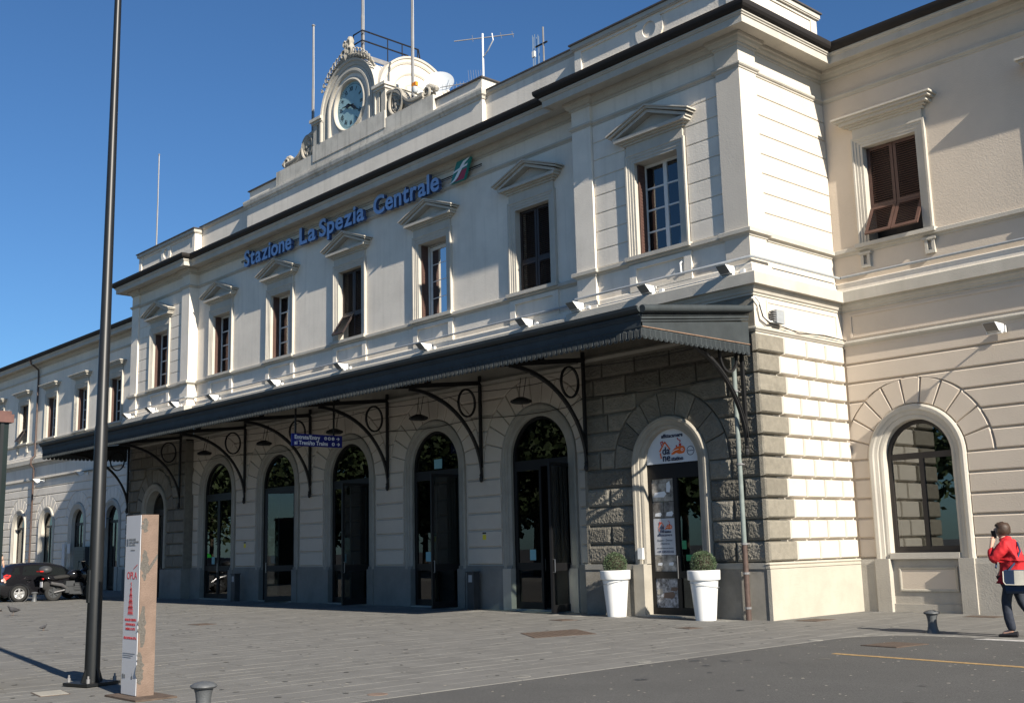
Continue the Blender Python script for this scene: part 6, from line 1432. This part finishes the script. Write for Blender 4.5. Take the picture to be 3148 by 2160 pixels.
# ------------------------------------------------------------------ trees across the square (mirrored in the door glass) and a bottle bank
def tree(x, y, h, rad, label, seed):
    T = thing('tree', (x, y, 0), label, 'tree', 'trees across the square'); r = random.Random(seed); mb = MB()
    mb.tube([(x, y, 0), (x+.1, y, h*.25), (x, y+.1, h*.5), (x, y, h*.8)], [.22, .18, .13, .05], 8)
    for k in range(7): a = r.uniform(0, 2*PI); z0 = h*r.uniform(.3, .55); mb.tube([(x, y, z0), (x+math.cos(a)*rad*.4, y+math.sin(a)*rad*.4, z0+h*.12), (x+math.cos(a)*rad*.75, y+math.sin(a)*rad*.75, z0+h*.2)], [.09, .06, .02], 6)
    mb.obj('trunk', 'bark', T, True); mb = MB(); cl = []
    for k in range(64):
        while True:
            p = Vector((r.uniform(-1, 1), r.uniform(-1, 1), r.uniform(-1, 1)))
            if (p.length < 1): break
        cl.append(Vector((x+p.x*rad, y+p.y*rad, h*.62+p.z*h*.36)))
    for c_ in cl:
        for k in range(64):
            q = Vector((r.gauss(0, 1), r.gauss(0, 1), r.gauss(0, 1))).normalized()*r.uniform(.3, 1)*rad*.30; p = c_+q
            u = Vector((r.gauss(0, 1), r.gauss(0, 1), r.gauss(0, 1))).normalized(); v = u.cross(Vector((r.gauss(0, 1), r.gauss(0, 1), r.gauss(0, 1)))).normalized(); s_ = r.uniform(.18, .34); mb.poly([p-u*s_, p+v*s_*.6, p+u*s_, p-v*s_*.6])
    add('crown', mb.mesh('crown', recalc=False), 'tree', T, kind='stuff')
for i, (x, y, h, rad, lb) in enumerate(((-36, -4.5, 9, 3.4, 'nearest'), (-44, -3, 10, 3.8, 'second'), (-53, -4, 9.5, 3.8, 'third'), (-63, -2.5, 10, 4, 'fourth'), (-74, -4, 10, 4.2, 'fifth'), (-86, -3, 10, 4.2, 'farthest'), (-30, -9, 10, 3.8, 'rear left'), (-40, -11, 11, 4.6, 'rear second'), (-51, -12, 11, 5, 'rear third'), (-64, -11, 11, 5, 'rear fourth'), (-79, -12, 11, 5, 'rear fifth'), (-96, -11, 11, 5, 'rear last'))):
    tree(x, y, h, rad, 'leafy tree reflected in the door glass, %s of the row across the square' % lb, 40+i)
Bb = thing('bottle_bank', (-66.0, 5.2, 0), 'green bell-shaped bottle bank reflected in the farthest glass door', 'bottle bank')
mb = MB(); mb.lathe([(.70, .08), (.78, .15), (.80, .7), (.72, 1.2), (.55, 1.55), (.25, 1.72), (.01, 1.76)], (-66.0, 5.2, 0), 28); mb.obj('shell', 'green', Bb, True)
mb = MB(); mb.lathe([(.60, 0), (.72, .02), (.72, .09)], (-66.0, 5.2, 0), 20); mb.obj('foot', 'tyre', Bb)
for k in range(3): mb = MB(); a = k*2*PI/3; mb.lathe([(.12, 0), (.13, .03), (.10, .04)], (-66+.66*math.cos(a), 5.2+.66*math.sin(a), 1.25), 14, Matrix.Rotation(a, 4, 'Z') @ Matrix.Rotation(PI/2-.4, 4, 'Y')); mb.obj('slot', 'ink', Bb)

# ------------------------------------------------------------------ gum spots and litter on the ground
def specks(name, m, n, seed, xr, yr, r0, r1, z):
    r = random.Random(seed); mb = MB()
    for k in range(n):
        x, y = r.uniform(*xr), r.uniform(*yr); q = r.uniform(r0, r1); b = len(mb.v); j = r.randint(5, 7)
        mb.v += [(x+q*math.cos(2*PI*i/j)*r.uniform(.7, 1.3), y+q*math.sin(2*PI*i/j)*r.uniform(.7, 1.3), z) for i in range(j)]; mb.f.append([b+i for i in range(j)])
    o = add(name, mb.mesh(name, recalc=False), m, kind='stuff'); return tag(o, name.replace('_', ' ')+' trodden into the forecourt ground', 'litter')
specks('pale_gum_spots', 'plinth_light', 420, 3, (-34, -10.3), (3, 18.6), .010, .028, .0062)
specks('dark_gum_spots', 'asphalt', 520, 4, (-34, -10.3), (3, 18.6), .015, .045, .0058)
specks('grit', 'plinth_light', 160, 5, (-10, -5), (8, 17), .008, .022, -.003)
specks('oil_spots', 'binmetal', 36, 6, (-10, -4), (7, 16.5), .03, .10, -.0035)
import OpenImageIO as oiio, numpy as np, sys
im=oiio.ImageBuf('/workdir/render_main.png').get_pixels(oiio.FLOAT)
def at(x,y,r=3): # native coords
    x=int(x/3148*1024);y=int(y/2160*702); return (im[y-r:y+r+1,x-r:x+r+1,:3].mean((0,1))*255).round().astype(int)
for n,q in dict(skyTL=(150,300),skyTR=(2600,60),sky_mid=(700,200),skylow=(150,1000),shade=(1500,640),lit=(1480,850),side=(2420,500),side2=(2500,1400),pav=(1000,1980),asph=(2000,2100),rw=(3050,600),rwshade=(3000,250)).items(): print(n,at(*q))
